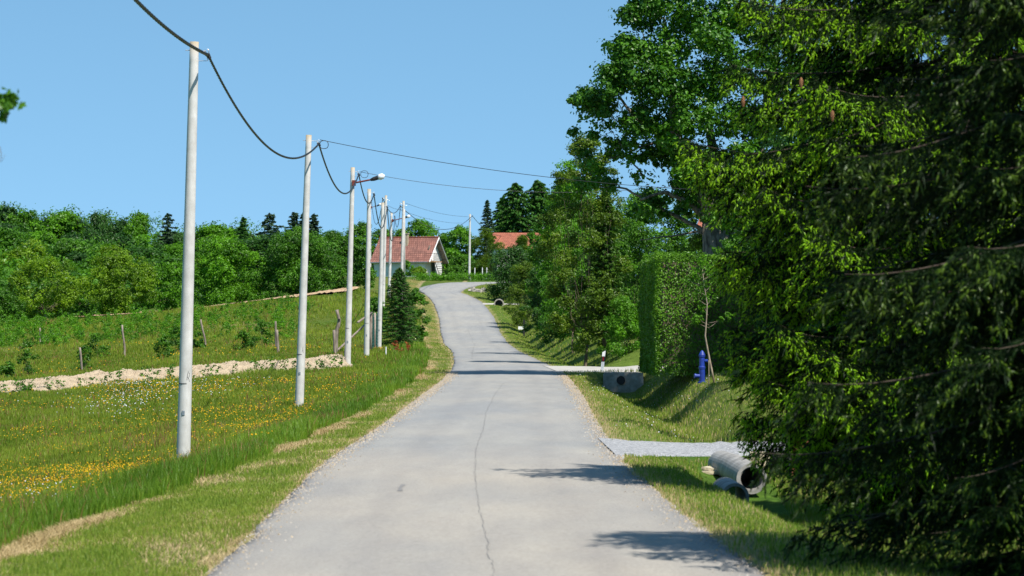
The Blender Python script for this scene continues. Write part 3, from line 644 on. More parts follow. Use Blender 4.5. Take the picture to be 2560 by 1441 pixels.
# spruces behind, shading the hedge, then two added out of view for shade
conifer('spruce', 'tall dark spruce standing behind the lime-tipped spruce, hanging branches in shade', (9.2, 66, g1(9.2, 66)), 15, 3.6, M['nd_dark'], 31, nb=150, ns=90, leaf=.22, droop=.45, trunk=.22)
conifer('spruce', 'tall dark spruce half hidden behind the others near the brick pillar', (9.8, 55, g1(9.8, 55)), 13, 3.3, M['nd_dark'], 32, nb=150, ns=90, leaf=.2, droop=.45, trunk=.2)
conifer('spruce', 'tall dark spruce added out of view beyond the right edge to shade the verge', (8.5, 33.5, g1(8.5, 33.5)), 12.5, 2.9, M['nd_dark'], 33, nb=130, ns=90, leaf=.15, droop=.45, trunk=.2)  # unseen tree, added to throw shade on the verge and under the spruces

conifer('spruce', 'dark spruce added out of view past the right edge to shade the nearest spruce', (8.3, 23, g1(8.3, 23)), 13, 2.8, M['nd_dark'], 34, nb=130, ns=90, leaf=.15, droop=.45, trunk=.2)  # extra off-frame tree, added to keep sun off the nearest spruce
# ---------------------------------------------------------------- the big tree
def pc(px, py, rp, Y): 
    p = W(px, py, Y); return (p[0], p[1], p[2], rp*Y/F)
def big_tree():
    Y0 = 123; base = at(1800, Y0); r = np.random.default_rng(51)
    outl = [(1600, 40, 62), (1660, -20, 70), (1570, 110, 55), (1530, 210, 62), (1500, 250, 58), (1590, 190, 70), (1510, 320, 45), (1660, 120, 80), (1650, 240, 80), (1600, 310, 60), (1690, 330, 60), (1740, 50, 75),
            (1800, 110, 70), (1760, 200, 80), (1730, 300, 75), (1770, 400, 62), (1840, 40, 70), (1900, 60, 80), (1960, 90, 80), (2010, 40, 70), (1880, 170, 85), (1960, 200, 85), (2040, 170, 80), (1850, 290, 80), (1930, 320, 80), (2020, 300, 80),
            (1860, 400, 60), (1690, 420, 48), (1560, 380, 30), (1500, 400, 34), (1620, 400, 22), (1720, 470, 42), (1760, 450, 45), (1640, 500, 32), (1610, 520, 34), (1950, 430, 60), (1690, 210, 70), (1750, -70, 90), (1850, -100, 100), (1960, -60, 100), (1620, -120, 80), (1730, -200, 110), (1880, -240, 120), (1460, 235, 22), (1440, 248, 12), (1460, 470, 28), (1530, 460, 30), (1850, 470, 56), (1900, 500, 56), (1835, 530, 50), (1700, 380, 50), (1645, 360, 40), (1720, 530, 30), (1730, 440, 50)]
    cl = []
    for px, py, rp in outl:
        for dd in (() if rp < 50 else (-2.4, .5)):
            cl.append(pc(px+r.normal()*8, py+r.normal()*8, rp*.82, Y0+dd*(.6+.6*r.random())))
    t = broadleaf('pear_tree', 'tall spreading broadleaf tree with forked grey trunk above the clipped hedge', base, 12, 3.5, M['lf_big'], 52, clumps=cl, nsub=36, nleaf=26, leaf=.15, trunk=.3, wood=False, asp=.75, sub=.3)
    sm = []
    for px, py, rp in outl:
        if rp < 50:
            for q in range(5): sm.append(pc(px+r.normal()*rp*.8, py+r.normal()*rp*.5, rp*.5*(.5+r.random()), Y0+r.normal()*.8))
    vf, T = clump_leaves(np.array(sm), 8, 14, .15, r, sub=.7, asp=.75); mb = MB(); mb.add(vf, 0, T); mb.build('low_bough_leaves', [M['lf_big']], t)
    mb = MB()
    f = W(1795, 560, Y0)
    mb.add(tube([base-np.array([0, 0, .3]), base+(f-base)*.5, f], [.62, .55, .60], 14))
    def L(pts, r0, r1, yo=0):
        P = np.array([W(a, b, Y0+yo*i/len(pts)) for i, (a, b) in enumerate(pts)]); t_ = np.linspace(0, len(P)-1, len(P)*4)
        Q = np.column_stack([np.interp(t_, np.arange(len(P)), P[:, i]) for i in range(3)]); Q += r.standard_normal(Q.shape)*.012; mb.add(tube(Q, np.linspace(r0, r1, len(Q)), 10))
    L([(1800, 580), (1775, 520), (1760, 480), (1720, 400), (1690, 340), (1680, 200), (1660, 60)], .42, .10, -1)
    L([(1800, 580), (1800, 520), (1795, 480), (1790, 420), (1770, 300), (1800, 100)], .36, .09, 1)
    L([(1860, 600), (1870, 540), (1880, 480), (1900, 380), (1930, 200), (1960, 0)], .30, .09, 1)
    L([(1840, 620), (1880, 560), (1910, 500), (1960, 440), (2020, 300)], .26, .06, -1)
    L([(1770, 560), (1740, 520), (1700, 495), (1660, 480), (1600, 500)], .15, .04, -1)
    L([(1700, 400), (1640, 330), (1590, 300), (1530, 220)], .14, .03, -1.5)
    L([(1690, 380), (1640, 355), (1600, 370), (1560, 385), (1520, 400)], .07, .015, -1)
    L([(1800, 600), (1740, 580), (1680, 590), (1600, 600)], .06, .015, 0)
    L([(1800, 600), (1730, 560), (1650, 520), (1560, 470), (1480, 465)], .10, .02, 1)
    for px, py in [(1595, 40), (1655, -20), (1575, 110), (1505, 245), (1525, 320), (1850, 40), (2000, 60)]:
        q = W(px, py, Y0); mb.add(limb(W(1690+.5*(px-1690), py+120, Y0), q, .04, .01, r))
    L([(1560, 60), (1540, 35), (1525, 18)], .012, .004); L([(1815, 20), (1828, 5), (1840, -10)], .012, .004)
    mb.build('trunk', [M['bark_big']], t, smooth=True)
big_tree()
# ---------------------------------------------------------------- hedges
def hedge(name, label, x0, x1, y0, y1, h, seed, dens=900, leaf=.05, mat='lf_hedge', zr=None):
    r = np.random.default_rng(seed); zb = g1((x0+x1)/2, (y0+y1)/2); t = thing(name, ((x0+x1)/2, (y0+y1)/2, zb), label, 'hedge')
    Ps = []; Ns = []
    def face(o, u, v, n):
        A_ = np.linalg.norm(np.cross(u, v)); k = int(A_*dens); a = r.random(k); b = r.random(k)
        P = np.array(o)+a[:, None]*np.array(u)+b[:, None]*np.array(v); bulge = .10*fbm(P[:, 0]*2+P[:, 1]*2, P[:, 2]*2.2, seed)+.05*fbm(P[:, 0]*7+P[:, 1]*7, P[:, 2]*7, seed+1)
        P = P+np.array(n)*(bulge-.12*r.random(k))[:, None]; Ps.append(P); Ns.append(np.array(n)*1.0+.7*r.standard_normal((k, 3))+np.array([0, 0, .3]))
    X, Y, Z = x1-x0, y1-y0, h; zb_ = zb-.15
    face((x0, y0, zb_), (X, 0, 0), (0, 0, Z), (0, -1, 0)); face((x0, y0, zb_), (0, Y, 0), (0, 0, Z), (-1, 0, 0)); face((x1, y0, zb_), (0, Y, 0), (0, 0, Z), (1, 0, 0))
    face((x0, y1, zb_), (X, 0, 0), (0, 0, Z), (0, 1, 0)); face((x0, y0, zb_+Z), (X, 0, 0), (0, Y, 0), (0, 0, 1))
    P = np.concatenate(Ps); N = np.concatenate(Ns); vf = leaves(P, N, leaf, r, .7)
    tn = np.clip(.5+.3*fbm(P[:, 0]*1.5+P[:, 1], P[:, 2]*1.5, seed+5)+.2*r.standard_normal(len(P)), 0, 1)
    mb = MB(); mb.add(vf, 0, np.repeat(tn, 4)); mb.build('foliage', [M[mat]], t)
    mb = MB()
    for k in range(int(Y/1.2)+1):
        for xx in (x0+.4*X, x0+.6*X):
            mb.add(tube([(xx, y0+.4+k*(Y-.8)/max(1, int(Y/1.2)), zb-.3), (xx, y0+.4+k*(Y-.8)/max(1, int(Y/1.2)), zb+h*.85)], [.06, .03], 6))
    mb.add(box(((x0+x1)/2, (y0+y1)/2, zb+h*.47), (X-.5, Y-.5, h*.86))); mb.build('inner_twigs', [M['bark']], t)
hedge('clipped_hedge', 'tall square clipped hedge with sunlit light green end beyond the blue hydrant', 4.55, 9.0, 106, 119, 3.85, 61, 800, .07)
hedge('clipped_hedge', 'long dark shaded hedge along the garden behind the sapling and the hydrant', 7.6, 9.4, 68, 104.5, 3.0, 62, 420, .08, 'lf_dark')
# ---------------------------------------------------------------- right-hand garden trees
def bl(name, label, px, Y, pytop, wpx, mat, seed, **kw):
    kw['nleaf'] = int(kw.get('nleaf', 16)*1.45); kw['trunk'] = kw.get('trunk', .12)*.62
    b = at(px, Y); H = W(px, pytop, Y)[2]-b[2]; R = wpx/2*Y/F*1.2
    return broadleaf(name, label, b, H, R, M[mat], seed, **kw)
def cf(name, label, px, Y, pytop, wpx, mat, seed, **kw):
    b = at(px, Y); H = W(px, pytop, Y)[2]-b[2]; R = wpx/2*Y/F
    return conifer(name, label, b, H, R, M[mat], seed, **kw)
bl('bush', 'low bright green bush at the foot of the sunny bank left of the clipped hedge', 1562, 147, 745, 115, 'lf_bright', 71, cb=.02, ncl=40, nsub=14, nleaf=16, leaf=.09, trunk=.05, shape='bush', clr=.28)
bl('young_tree', 'small bright tree with thin pale trunk on the grassy bank', 1455, 178, 590, 150, 'lf_bright', 72, cb=.17, ncl=46, nsub=14, nleaf=16, leaf=.13, trunk=.07, bark='bark_pale', clr=.26)
bl('shrub', 'leafy mid green shrub between the bank and the fir', 1400, 192, 690, 130, 'lf_mid', 73, cb=.06, ncl=44, nsub=14, nleaf=16, leaf=.13, trunk=.06, shape='bush', clr=.28)
bl('shrub', 'rounded green shrub right of the small tree with pale trunk', 1520, 168, 700, 120, 'lf_mid', 74, cb=.06, ncl=40, nsub=14, nleaf=16, leaf=.11, trunk=.06, shape='bush', clr=.28)
bl('maple', 'tall yellow green broadleaf tree left of the fir', 1405, 205, 545, 130, 'lf_bright', 75, cb=.1, ncl=60, nsub=14, nleaf=16, leaf=.15, trunk=.1, clr=.22)
bl('birch', 'light airy green tree rising left of the big forked tree', 1432, 172, 400, 150, 'lf_bright', 76, cb=.1, ncl=70, nsub=14, nleaf=16, leaf=.12, trunk=.08, clr=.22, shape='round')
bl('shrub', 'fresh green tree filling the garden behind the clipped hedge', 1600, 152, 560, 150, 'lf_mid', 77, cb=.03, ncl=60, nsub=12, nleaf=14, leaf=.10, trunk=.1, clr=.24, shape='bush')
bl('shrub', 'shaded green tree under the forked trunk behind the hedge', 1790, 127, 560, 200, 'lf_olive', 78, cb=.1, ncl=70, nsub=12, nleaf=14, leaf=.10, trunk=.1, clr=.22, shape='bush')
bl('garden_tree', 'broadleaf tree behind the forked trunk and spruce, seen through gaps', 1900, 120, 440, 260, 'lf_mid', 79, cb=.1, ncl=80, nsub=12, nleaf=16, leaf=.12, trunk=.12, clr=.22, shape='bush')
cf('fir', 'dark green fir with flat tiers of branches left of the big forked tree', 1512, 150, 468, 160, 'nd_fir', 80, nb=200, ns=150, leaf=.17, droop=.14, z0=.15, pw=.75)
bl('thicket_tree', 'mid green tree filling the space behind the fir', 1500, 215, 500, 200, 'lf_mid', 81, cb=.08, ncl=70, nsub=12, nleaf=14, leaf=.17, trunk=.12, clr=.22, shape='bush')
bl('round_shrub', 'big rounded dark green shrub at the inner edge of the bend', 1282, 296, 618, 130, 'lf_dark', 82, cb=.03, ncl=50, nsub=14, nleaf=18, leaf=.15, trunk=.08, shape='bush', clr=.27)
bl('yew', 'olive green feathery shrub below the round dark shrub by the bank', 1312, 250, 655, 86, 'lf_olive', 83, cb=.03, ncl=46, nsub=14, nleaf=18, leaf=.10, trunk=.07, shape='bush', clr=.3)
bl('yew', 'dark conical shrub in shade above the culvert bank', 1345, 232, 670, 70, 'lf_dark', 84, cb=.02, ncl=40, nsub=14, nleaf=18, leaf=.10, trunk=.07, shape='bush', clr=.3)
bl('weeping_conifer', 'olive drooping conifer in front of the orange roofed house', 1305, 350, 588, 84, 'lf_olive', 85, cb=.05, ncl=50, nsub=12, nleaf=18, leaf=.16, trunk=.09, clr=.24, shape='cone', asp=.3)
bl('weeping_conifer', 'yellowish drooping conifer behind the far concrete pole', 1215, 356, 572, 80, 'lf_olive', 86, cb=.05, ncl=50, nsub=12, nleaf=18, leaf=.16, trunk=.09, clr=.24, asp=.3)
bl('garden_tree', 'leafy green tree hiding the right end of the orange roof', 1375, 290, 575, 105, 'lf_mid', 87, cb=.05, ncl=50, nsub=12, nleaf=18, leaf=.18, trunk=.1, clr=.24, shape='bush')
cf('spruce', 'slim blue green spruce on the skyline left of the dark conifers', 1218, 400, 500, 84, 'nd_blue', 88, nb=80, ns=60, leaf=.45, droop=.15)
for i, (px, tp, wd) in enumerate([(1290, 455, 170), (1345, 448, 190), (1405, 455, 190), (1258, 492, 120)]):
    cf('dark_conifer', ['broad dark conifer above the left part of the orange roof', 'tallest dark conifer above the middle of the orange roof', 'dark conifer above the right end of the orange roof', 'shorter dark conifer beside the slim blue green spruce'][i], px, 405+i*3, tp, wd, 'nd_mid', 90+i, jit=.8, nb=170, ns=150, leaf=.36, droop=.4, pw=.55, asp=.45)
broadleaf('garden_tree', 'big leafy tree added right of the clipped hedge to shade it, mostly hidden by the near spruce', (10.6, 101.3, g1(10.6, 101.3)), 9.5, 3.6, M['lf_dark'], 601, cb=.12, ncl=70, nsub=14, nleaf=18, leaf=.16, trunk=.2, clr=.24)  # added to shade the hedge front; dark leaves keep it from looking lit
broadleaf('garden_tree', 'dark leafy tree added beyond the hydrant bank to shade it, mostly hidden by the near spruce', (9.3, 88.5, g1(9.3, 88.5)), 9.5, 3.2, M['lf_dark'], 607, cb=.08, ncl=50, nsub=16, nleaf=20, leaf=.14, trunk=.15, clr=.28)  # occluder tree, put in so its shadow covers the bank and hydrant
bl('garden_tree', 'olive green tree filling the sky gap left of the forked tree, left one', 1462, 150, 340, 190, 'lf_olive', 602, cb=.1, ncl=80, nsub=14, nleaf=16, leaf=.12, trunk=.12, clr=.22)
bl('garden_tree', 'broad green tree behind the hedge top and under the lowest boughs', 1625, 160, 478, 250, 'lf_mid', 603, cb=.05, ncl=90, nsub=14, nleaf=16, leaf=.14, trunk=.12, clr=.2, shape='bush')
bl('garden_tree', 'green tree behind the trunk fork, right of the hedge end', 1790, 165, 430, 230, 'lf_olive', 604, cb=.05, ncl=90, nsub=14, nleaf=16, leaf=.14, trunk=.12, clr=.2, shape='bush')
bl('garden_tree', 'dense mid green tree between the orange roof and the fir', 1420, 240, 470, 170, 'lf_mid', 605, cb=.02, ncl=80, nsub=14, nleaf=16, leaf=.2, trunk=.12, clr=.22, shape='bush')
bl('garden_tree', 'leafy shrub mass under the fir above the sunny bank', 1470, 200, 640, 200, 'lf_bright', 606, cb=.02, ncl=70, nsub=14, nleaf=16, leaf=.15, trunk=.1, clr=.22, shape='bush')
bl('garden_tree', 'small green tree in front of the middle of the orange red roof', 1328, 340, 584, 44, 'lf_mid', 608, cb=.05, ncl=30, nsub=12, nleaf=14, leaf=.18, trunk=.1, clr=.28)
# trees behind the white house
for i, (px, Y, tp, wd, m_) in enumerate([(905, 415, 560, 100, 'lf_mid'), (960, 430, 575, 90, 'lf_mid'), (1050, 420, 552, 110, 'lf_bright'), (1110, 425, 585, 90, 'lf_mid'), (1150, 400, 568, 90, 'lf_bright'), (1000, 440, 575, 80, 'lf_mid'), (1125, 385, 625, 80, 'lf_bright'), (1165, 378, 640, 80, 'lf_mid'), (1200, 372, 650, 90, 'lf_mid')]):
    lab = ['green tree left of the white house, crown just above its roof', 'green tree behind the left end of the tiled roof', 'light green tree behind the ridge of the white house', 'mid green tree behind the gable of the white house', 'bright green tree between the white house and the far pole', 'low green tree behind the chimney of the white house', 'bright shrub right of the outside stair of the white house', 'green shrub just left of the far pole', 'green shrub right of the far pole'][i]
    bl('garden_tree', lab, px, Y, tp, wd, m_, 100+i, cb=.05, ncl=40, nsub=12, nleaf=14, leaf=.24, trunk=.12, clr=.26, shape='bush')

# ---------------------------------------------------------------- forest and field trees on the left
for i, (px, Y, tp, wd, m_, lab, kw) in enumerate([
    (118, 275, 648, 165, 'lf_lime', 'yellow green fruit tree with bare grey inner branches at the left edge of the field', dict(cb=.16, ncl=40, nsub=15, nleaf=15, clr=.24, trunk=.14)),
    (290, 272, 636, 190, 'lf_lime', 'spreading yellow green fruit tree with dark forked trunk at the field edge', dict(cb=.16, ncl=46, nsub=16, nleaf=16, clr=.24, trunk=.15)),
    (410, 283, 660, 120, 'lf_bright', 'darker small tree right of the yellow green fruit tree', dict(cb=.1, ncl=44, nsub=12, nleaf=14, clr=.24, trunk=.14)),
    (560, 292, 598, 200, 'lf_bright', 'large rounded green tree between the first two concrete poles', dict(cb=.02, ncl=54, nsub=20, nleaf=22, clr=.28, trunk=.2, shape='bush')),
    (745, 290, 575, 200, 'lf_mid', 'large rounded walnut tree behind the second concrete pole', dict(cb=.02, ncl=54, nsub=20, nleaf=22, clr=.28, trunk=.2, shape='bush')),
    (865, 300, 592, 130, 'lf_mid', 'rounded green tree behind the third and fourth poles', dict(cb=.02, ncl=70, nsub=14, nleaf=16, clr=.22, trunk=.2, shape='bush')),
    (20, 285, 720, 110, 'lf_mid', 'low dark green tree cut by the left edge of the picture', dict(cb=.02, ncl=44, nsub=14, nleaf=14, clr=.24, trunk=.14, shape='bush')),
    (200, 295, 700, 100, 'lf_mid', 'low green tree between the two fruit trees', dict(cb=.02, ncl=44, nsub=14, nleaf=14, clr=.24, trunk=.14, shape='bush'))]):
    bl('field_tree', lab, px, Y, tp, wd, m_, 120+i, leaf=.19, sub=.3, **kw)
def sky_y(px): return np.interp(px, [-60, 0, 40, 80, 110, 150, 200, 240, 300, 340, 380, 430, 480, 520, 560, 610, 680, 730, 800, 850, 900], [512, 515, 512, 535, 548, 532, 545, 530, 548, 530, 565, 580, 582, 556, 575, 565, 590, 580, 590, 600, 610])
fr = np.random.default_rng(77)
def forest_trees():
    protos = {}
    cols = ['lf_dark', 'lf_mid', 'lf_mid', 'lf_bright', 'lf_mid', 'lf_olive', 'lf_dark']
    adj = {'lf_dark': 'dark green', 'lf_mid': 'mid green', 'lf_bright': 'bright green', 'lf_olive': 'olive', 'lf_lime': 'yellow green'}
    k = 0
    rows = [(560, 46, 0, 17, 'top row against the sky'), (500, 54, 36, 15, 'third row below the skyline'), (440, 62, 75, 13, 'middle of the hillside'), (385, 66, 115, 10, 'lowest row behind the field')]
    for (Y, stp, dy, h, rowlab) in rows:
        cols = ['lf_dark', 'lf_dark', 'lf_mid', 'lf_dark', 'lf_bright'] if dy < 50 else ['lf_dark', 'lf_mid', 'lf_mid', 'lf_bright', 'lf_mid', 'lf_olive', 'lf_lime']
        for px in np.arange(-30, 860, stp):
            p = px+fr.normal()*12; yt = sky_y(p)+dy*(.75+.5*fr.random())+4*fr.random(); 
            m_ = cols[fr.integers(len(cols))]
            if dy == 0 and 320 < p < 380: m_ = 'lf_bright'
            X = gX(p, Y); top = W(p, yt, Y)[2]; gb = g1(X, Y); H = max(top-gb, 5); v = int(fr.integers(2))
            key = (m_, v)
            if key not in protos:
                t = broadleaf('forest_tree', 'x', (X, Y, gb), 14, 4.6, M[m_], 200+len(protos), cb=.10, ncl=30, nsub=20, nleaf=24, leaf=.36, trunk=.25, clr=.33, sub=.30)
                protos[key] = t; kids = list(t.children)
            else:
                s = protos[key]; t = s.copy(); col.objects.link(t)
                for ch in s.children:
                    c = ch.copy(); col.objects.link(c); c.parent = t
                t.location = (X, Y+fr.normal()*6, gb)
            wd = 1.05+.3*fr.normal(); wd = min(max(wd, .7), 1.6)
            t.scale = (wd*Y/500, wd*Y/500, H/14); t.rotation_euler = (0, 0, fr.random()*6.28) 
            t['label'] = '%s tree in the %s of the distant wood' % (adj[m_], rowlab)
            t['category'] = 'tree'; t['group'] = '%s trees in the %s' % (adj[m_], rowlab); k += 1
    print('forest trees', k)
forest_trees()
def wood_mass():
    cl = []
    for Y, dy in ((620, 18), (470, 90), (415, 130), (360, 175), (322, 210)):
        for px in np.arange(-60, 900, 16):
            for q in range(3):
                yy = sky_y(px)+dy+q*26+fr.normal()*8
                if yy > 800-((px/900)*70): continue
                p = W(px+fr.normal()*9, yy, Y+fr.normal()*6); 
                cl.append((p[0], p[1], max(p[2], g1(p[0], p[1])+.5), 1.9*Y/500))
    vf, T = clump_leaves(np.array(cl), 9, 12, .5, fr)
    mb = MB(); mb.add(vf, 0, T); o = mb.build('woodland', [M['lf_mid']])
    tag(o, 'dense green undergrowth of the wood filling the hillside behind the field', 'woodland', kind='stuff')
wood_mass()
for i, (px, tp, wd, m_, lab) in enumerate([(420, 533, 50, 'nd_blue', 'lone blue green pine on the skyline left of the nearest pole'), (608, 543, 34, 'nd_mid', 'small rounded conifer on the skyline between the first two poles'), (675, 533, 66, 'nd_blue', 'broad grey green pine on the skyline left of the second pole'),
        (735, 530, 50, 'nd_blue', 'pointed spruce on the skyline just left of the second pole'), (785, 535, 42, 'nd_blue', 'narrow dark cypress on the skyline right of the second pole'), (758, 533, 36, 'nd_blue', 'spruce behind the second pole, between two neighbours')]):
    cf('skyline_conifer', lab, px, 545, tp, wd*1.9, m_, 300+i, nb=70, ns=70, leaf=.55, droop=.15, pw=.5, jit=1.0, asp=.5, z0=.3)

# near small things on the left
cf('young_spruce', 'bushy young spruce by the road edge behind the third and fourth poles', 998, 188, 668, 122, 'nd_mid', 140, nb=190, ns=130, leaf=.13, droop=.18, z0=.06, pw=.62, asp=.3)
bl('laurel_bush', 'leafy green bush right behind the young spruce by the road', 1040, 198, 722, 60, 'lf_mid', 141, cb=.02, ncl=46, nsub=12, nleaf=16, leaf=.10, trunk=.05, clr=.3, shape='bush')
bl('laurel_bush', 'green bush behind the net fence left of the young spruce', 938, 205, 745, 50, 'lf_mid', 142, cb=.02, ncl=36, nsub=12, nleaf=14, leaf=.10, trunk=.05, clr=.3, shape='bush')
bl('red_sapling', 'small sapling with rusty red leaves by the roadside in front of the young spruce', 1003, 165, 848, 46, 'lf_red', 143, cb=.1, ncl=11, nsub=5, nleaf=6, leaf=.075, trunk=.012, clr=.2)
bl('bush', 'yellow green shrub against the white front wall of the house', 1048, 352, 668, 36, 'lf_lime', 144, cb=.05, ncl=22, nsub=10, nleaf=12, leaf=.12, trunk=.03, clr=.3)
bl('bush', 'small green tree against the house wall right of the pole pair', 1018, 356, 652, 26, 'lf_bright', 145, cb=.2, ncl=18, nsub=10, nleaf=12, leaf=.14, trunk=.04, clr=.3)
for i, (px, Y, pb, tp, wd, lab) in enumerate([(70, 150, 930, 850, 62, 'hazel bush near the left edge below the leftmost post'), (20, 148, 945, 905, 50, 'low hazel bush cut by the left edge of the picture'), (212, 158, 925, 862, 52, 'hazel bush beside the short post near the soil ridge'), (245, 172, 890, 835, 66, 'wide hazel bush below the tall crooked post'),
        (412, 160, 908, 838, 62, 'hazel bush just left of the nearest pole'), (440, 172, 880, 818, 50, 'hazel bush half behind the nearest pole'), (495, 172, 862, 830, 36, 'small hazel bush right of the nearest pole'), (612, 165, 884, 830, 60, 'hazel bush midway between the first two poles'), (655, 172, 862, 800, 64, 'larger hazel bush left of the pair of pale posts')]):
    x = gX(px, Y); z = W(px, pb, Y)[2]; zg = g1(x, Y); Yb = Y
    H = W(px, tp, Y)[2]-zg
    broadleaf('hazel_bush', lab, (x, Y, zg), max(H, .6), wd/2*Y/F, M['lf_mid'], 150+i, cb=.1, ncl=15, nsub=10, nleaf=12, leaf=.085, trunk=.02, clr=.32, shape='bush', group='young hazel bushes in the meadow', cat='bush')
def vine_like():
    r = np.random.default_rng(5); cl = []
    for k in range(420):
        Y = r.uniform(190, 238); px = r.uniform(-40, 900); x = gX(px, Y)
        if xL(Y)-x < 9: continue
        z = g1(x, Y); h = r.uniform(.3, 1.0)
        for q in range(int(h/.22)+1): cl.append((x+r.normal()*.1, Y+r.normal()*.1, z+.12+q*.2, .17))
    vf, T = clump_leaves(np.array(cl), 5, 9, .09, r); mb = MB(); mb.add(vf, 0, T)
    tag(mb.build('scrub', [M['lf_bright']]), 'upright weeds and seedlings covering the sloping field below the bare soil', 'weeds', kind='stuff')
    cl = []
    for k in range(80):
        t = r.random(); x = gX(-60, 128)+(gX(905, 143)-gX(-60, 128))*t; y = 119+18*t-2.9+r.normal()*.3; z = g1(x, y); h = r.uniform(.2, .6)
        for q in range(int(h/.15)+1): cl.append((x+r.normal()*.04, y, z+.1+q*.15, .13))
    vf, T = clump_leaves(np.array(cl), 3, 6, .08, r); mb = MB(); mb.add(vf, 0, T)
    tag(mb.build('weeds', [M['lf_mid']]), 'leafy weeds along the near edge of the dug soil ridge', 'weeds', kind='stuff')
vine_like()
# sapling right by hydrant
def sapling():
    Y = 96; b = at(1787, Y); r = np.random.default_rng(161)
    t = thing('sapling', b, 'thin crooked sapling with pale stem and bright leaves beside the blue hydrant', 'tree')
    P = np.array([W(a, c, Y) for a, c in [(1789, 960), (1778, 920), (1770, 880), (1763, 840), (1766, 800), (1768, 760), (1760, 710), (1756, 670)]]); P[0, 2] = b[2]-.1; P[0, 0] = b[0]
    mb = MB(); mb.add(tube(P, np.linspace(.035, .008, len(P)), 7))
    P2 = np.array([W(1772, 940, Y-.3)*[1, 1, 1], W(1772, 900, Y), W(1769, 880, Y)]); P2[0, 2] = b[2]-.1; mb.add(tube(P2, [.018, .015, .012], 6))
    cl = []
    for px, py, rp in [(1755, 700, 28), (1735, 720, 22), (1780, 710, 24), (1765, 670, 20), (1745, 745, 20), (1778, 745, 18), (1762, 770, 14), (1735, 802, 12), (1745, 795, 12), (1800, 800, 8), (1822, 790, 12), (1758, 650, 12), (1790, 680, 16), (1720, 700, 14), (1738, 680, 16)]:
        cl.append(pc(px, py, rp, Y+r.normal()*.15)); mb.add(limb(np.array([np.interp(py+20, [650, 960], [P[-1, 0], P[0, 0]]), Y, W(px, py+18, Y)[2]]), W(px, py, Y), .008, .003, r))
    mb.build('trunk', [M['bark_pale']], t, smooth=True)
    vf, T = clump_leaves(np.array(cl), 9, 9, .08, r); mb = MB(); mb.add(vf, 0, T); mb.build('crown', [M['lf_bright']], t)
sapling()
# near tree at top-left: only branch tips reach into the picture
def left_tree():
    Y = 22.0; b = np.array([-5.6, Y, g1(-5.6, Y)]); r = np.random.default_rng(171)
    t = thing('maple_tree', b, 'near tree mostly outside the left edge, only blurred leafy twig tips showing against the sky', 'tree')
    mb = MB(); mb.add(tube([b-[0, 0, .1], b+[.1, 0, 1.6], b+[.2, 0, 3.2], b+[.3, .1, 5.6]], [.13, .11, .08, .03], 9))
    tips = [W(14, 250, Y), W(-10, 298, Y+.1), W(-60, 230, Y), W(-120, 300, Y), W(-110, 180, Y+.3)]
    br0 = b+[.2, 0, 3.4]
    for tp in tips: mb.add(limb(br0, tp, .02, .004, r, lift=-.1))
    tw = [W(-30, 320, Y), W(0, 370, Y), W(4, 395, Y), W(-6, 412, Y), W(-40, 425, Y)]; mb.add(tube(np.array(tw), [.004, .003, .002, .0015, .001], 5))
    mb.add(tube(np.array([W(2, 405, Y), W(8, 398, Y), W(13, 388, Y)]), [.0015, .001, .001], 4))
    mb.build('trunk', [M['bark']], t, smooth=True)
    def mleaf(c, s, nv, rot):
        an = [0, 18, 40, 62, 90, 118, 140, 162, 180, 215, 270, 325]; ra = [.5, .3, .55, .42, .62, .42, .55, .3, .5, .25, .1, .25]
        n_ = nrm(np.array(nv, float)); u = nrm(np.cross(n_, [.3, .2, 1])); v = np.cross(n_, u); V = [c]
        for a_, q in zip(an, ra):
            a2 = math.radians(a_)+rot; V.append(c+(u*math.cos(a2)+v*math.sin(a2))*q*s+n_*(.08*s*math.sin(3*a2)))
        m = len(an); return np.array(V), [np.array([[0, 1+i, 1+(i+1) % m] for i in range(m)])]
    mb = MB(); spots = []
    for tp, nn, sp in [(tips[0], 34, .05), (tips[1], 14, .032), (tips[2], 30, .06), (tips[3], 40, .12), (tips[4], 30, .1)]:
        for k in range(nn): spots.append(tp+r.standard_normal(3)*sp*[.8, .8, .8])
    for k in range(500): spots.append(b+np.array([-.4, 0, 5.2])+nrm(r.standard_normal(3))*r.random()**.5*1.15)
    for s in spots: mb.add(mleaf(np.array(s), (.085 if s[0] > -4.1 else .11), r.standard_normal(3)+[.3, -.8, .6], r.random()*6.28), 0, r.random())
    mb.build('crown', [M['lf_mid']], t)
left_tree()

# ---------------------------------------------------------------- grass
def blades(x, y, h, wd, r, lean=.35, dz=0):
    n = len(x); z = gz(x, y)+dz; P = np.column_stack([x, y, z]); a = r.random(n)*6.283
    s = np.column_stack([np.cos(a), np.sin(a)*.4, np.zeros(n)]); s = nrm(s)*(wd/2)[:, None]
    la = r.random(n)*6.283; ld = np.column_stack([np.cos(la), np.sin(la), np.zeros(n)])*(h*lean*(.3+r.random(n)))[:, None]
    mid = P+ld*.35+np.array([0, 0, 1.])*(h*.55)[:, None]; tp = P+ld+np.array([0, 0, 1.])*h[:, None]
    V = np.stack([P-s, P+s, mid+s*.75, mid-s*.75, tp], 1).reshape(-1, 3); i = np.arange(n)*5
    return V, [np.stack([i, i+1, i+2, i+3], -1)], np.stack([i+3, i+2, i+4], -1)
def scatter(n, y0, y1, px0, px1, r):
    y = np.sqrt(r.random(n)*(y1**2-y0**2)+y0**2); px = px0+(px1-px0)*r.random(n); return (px-1280)*y/F, y
def add_blades(mb, x, y, h, wd, r, tint, mi=0, lean=.35):
    if not len(x): return
    V, Q, T = blades(x, y, h, wd, r, lean); mb.add((V, Q+[T]), mi, np.repeat(tint, 5))
gr = np.random.default_rng(99)
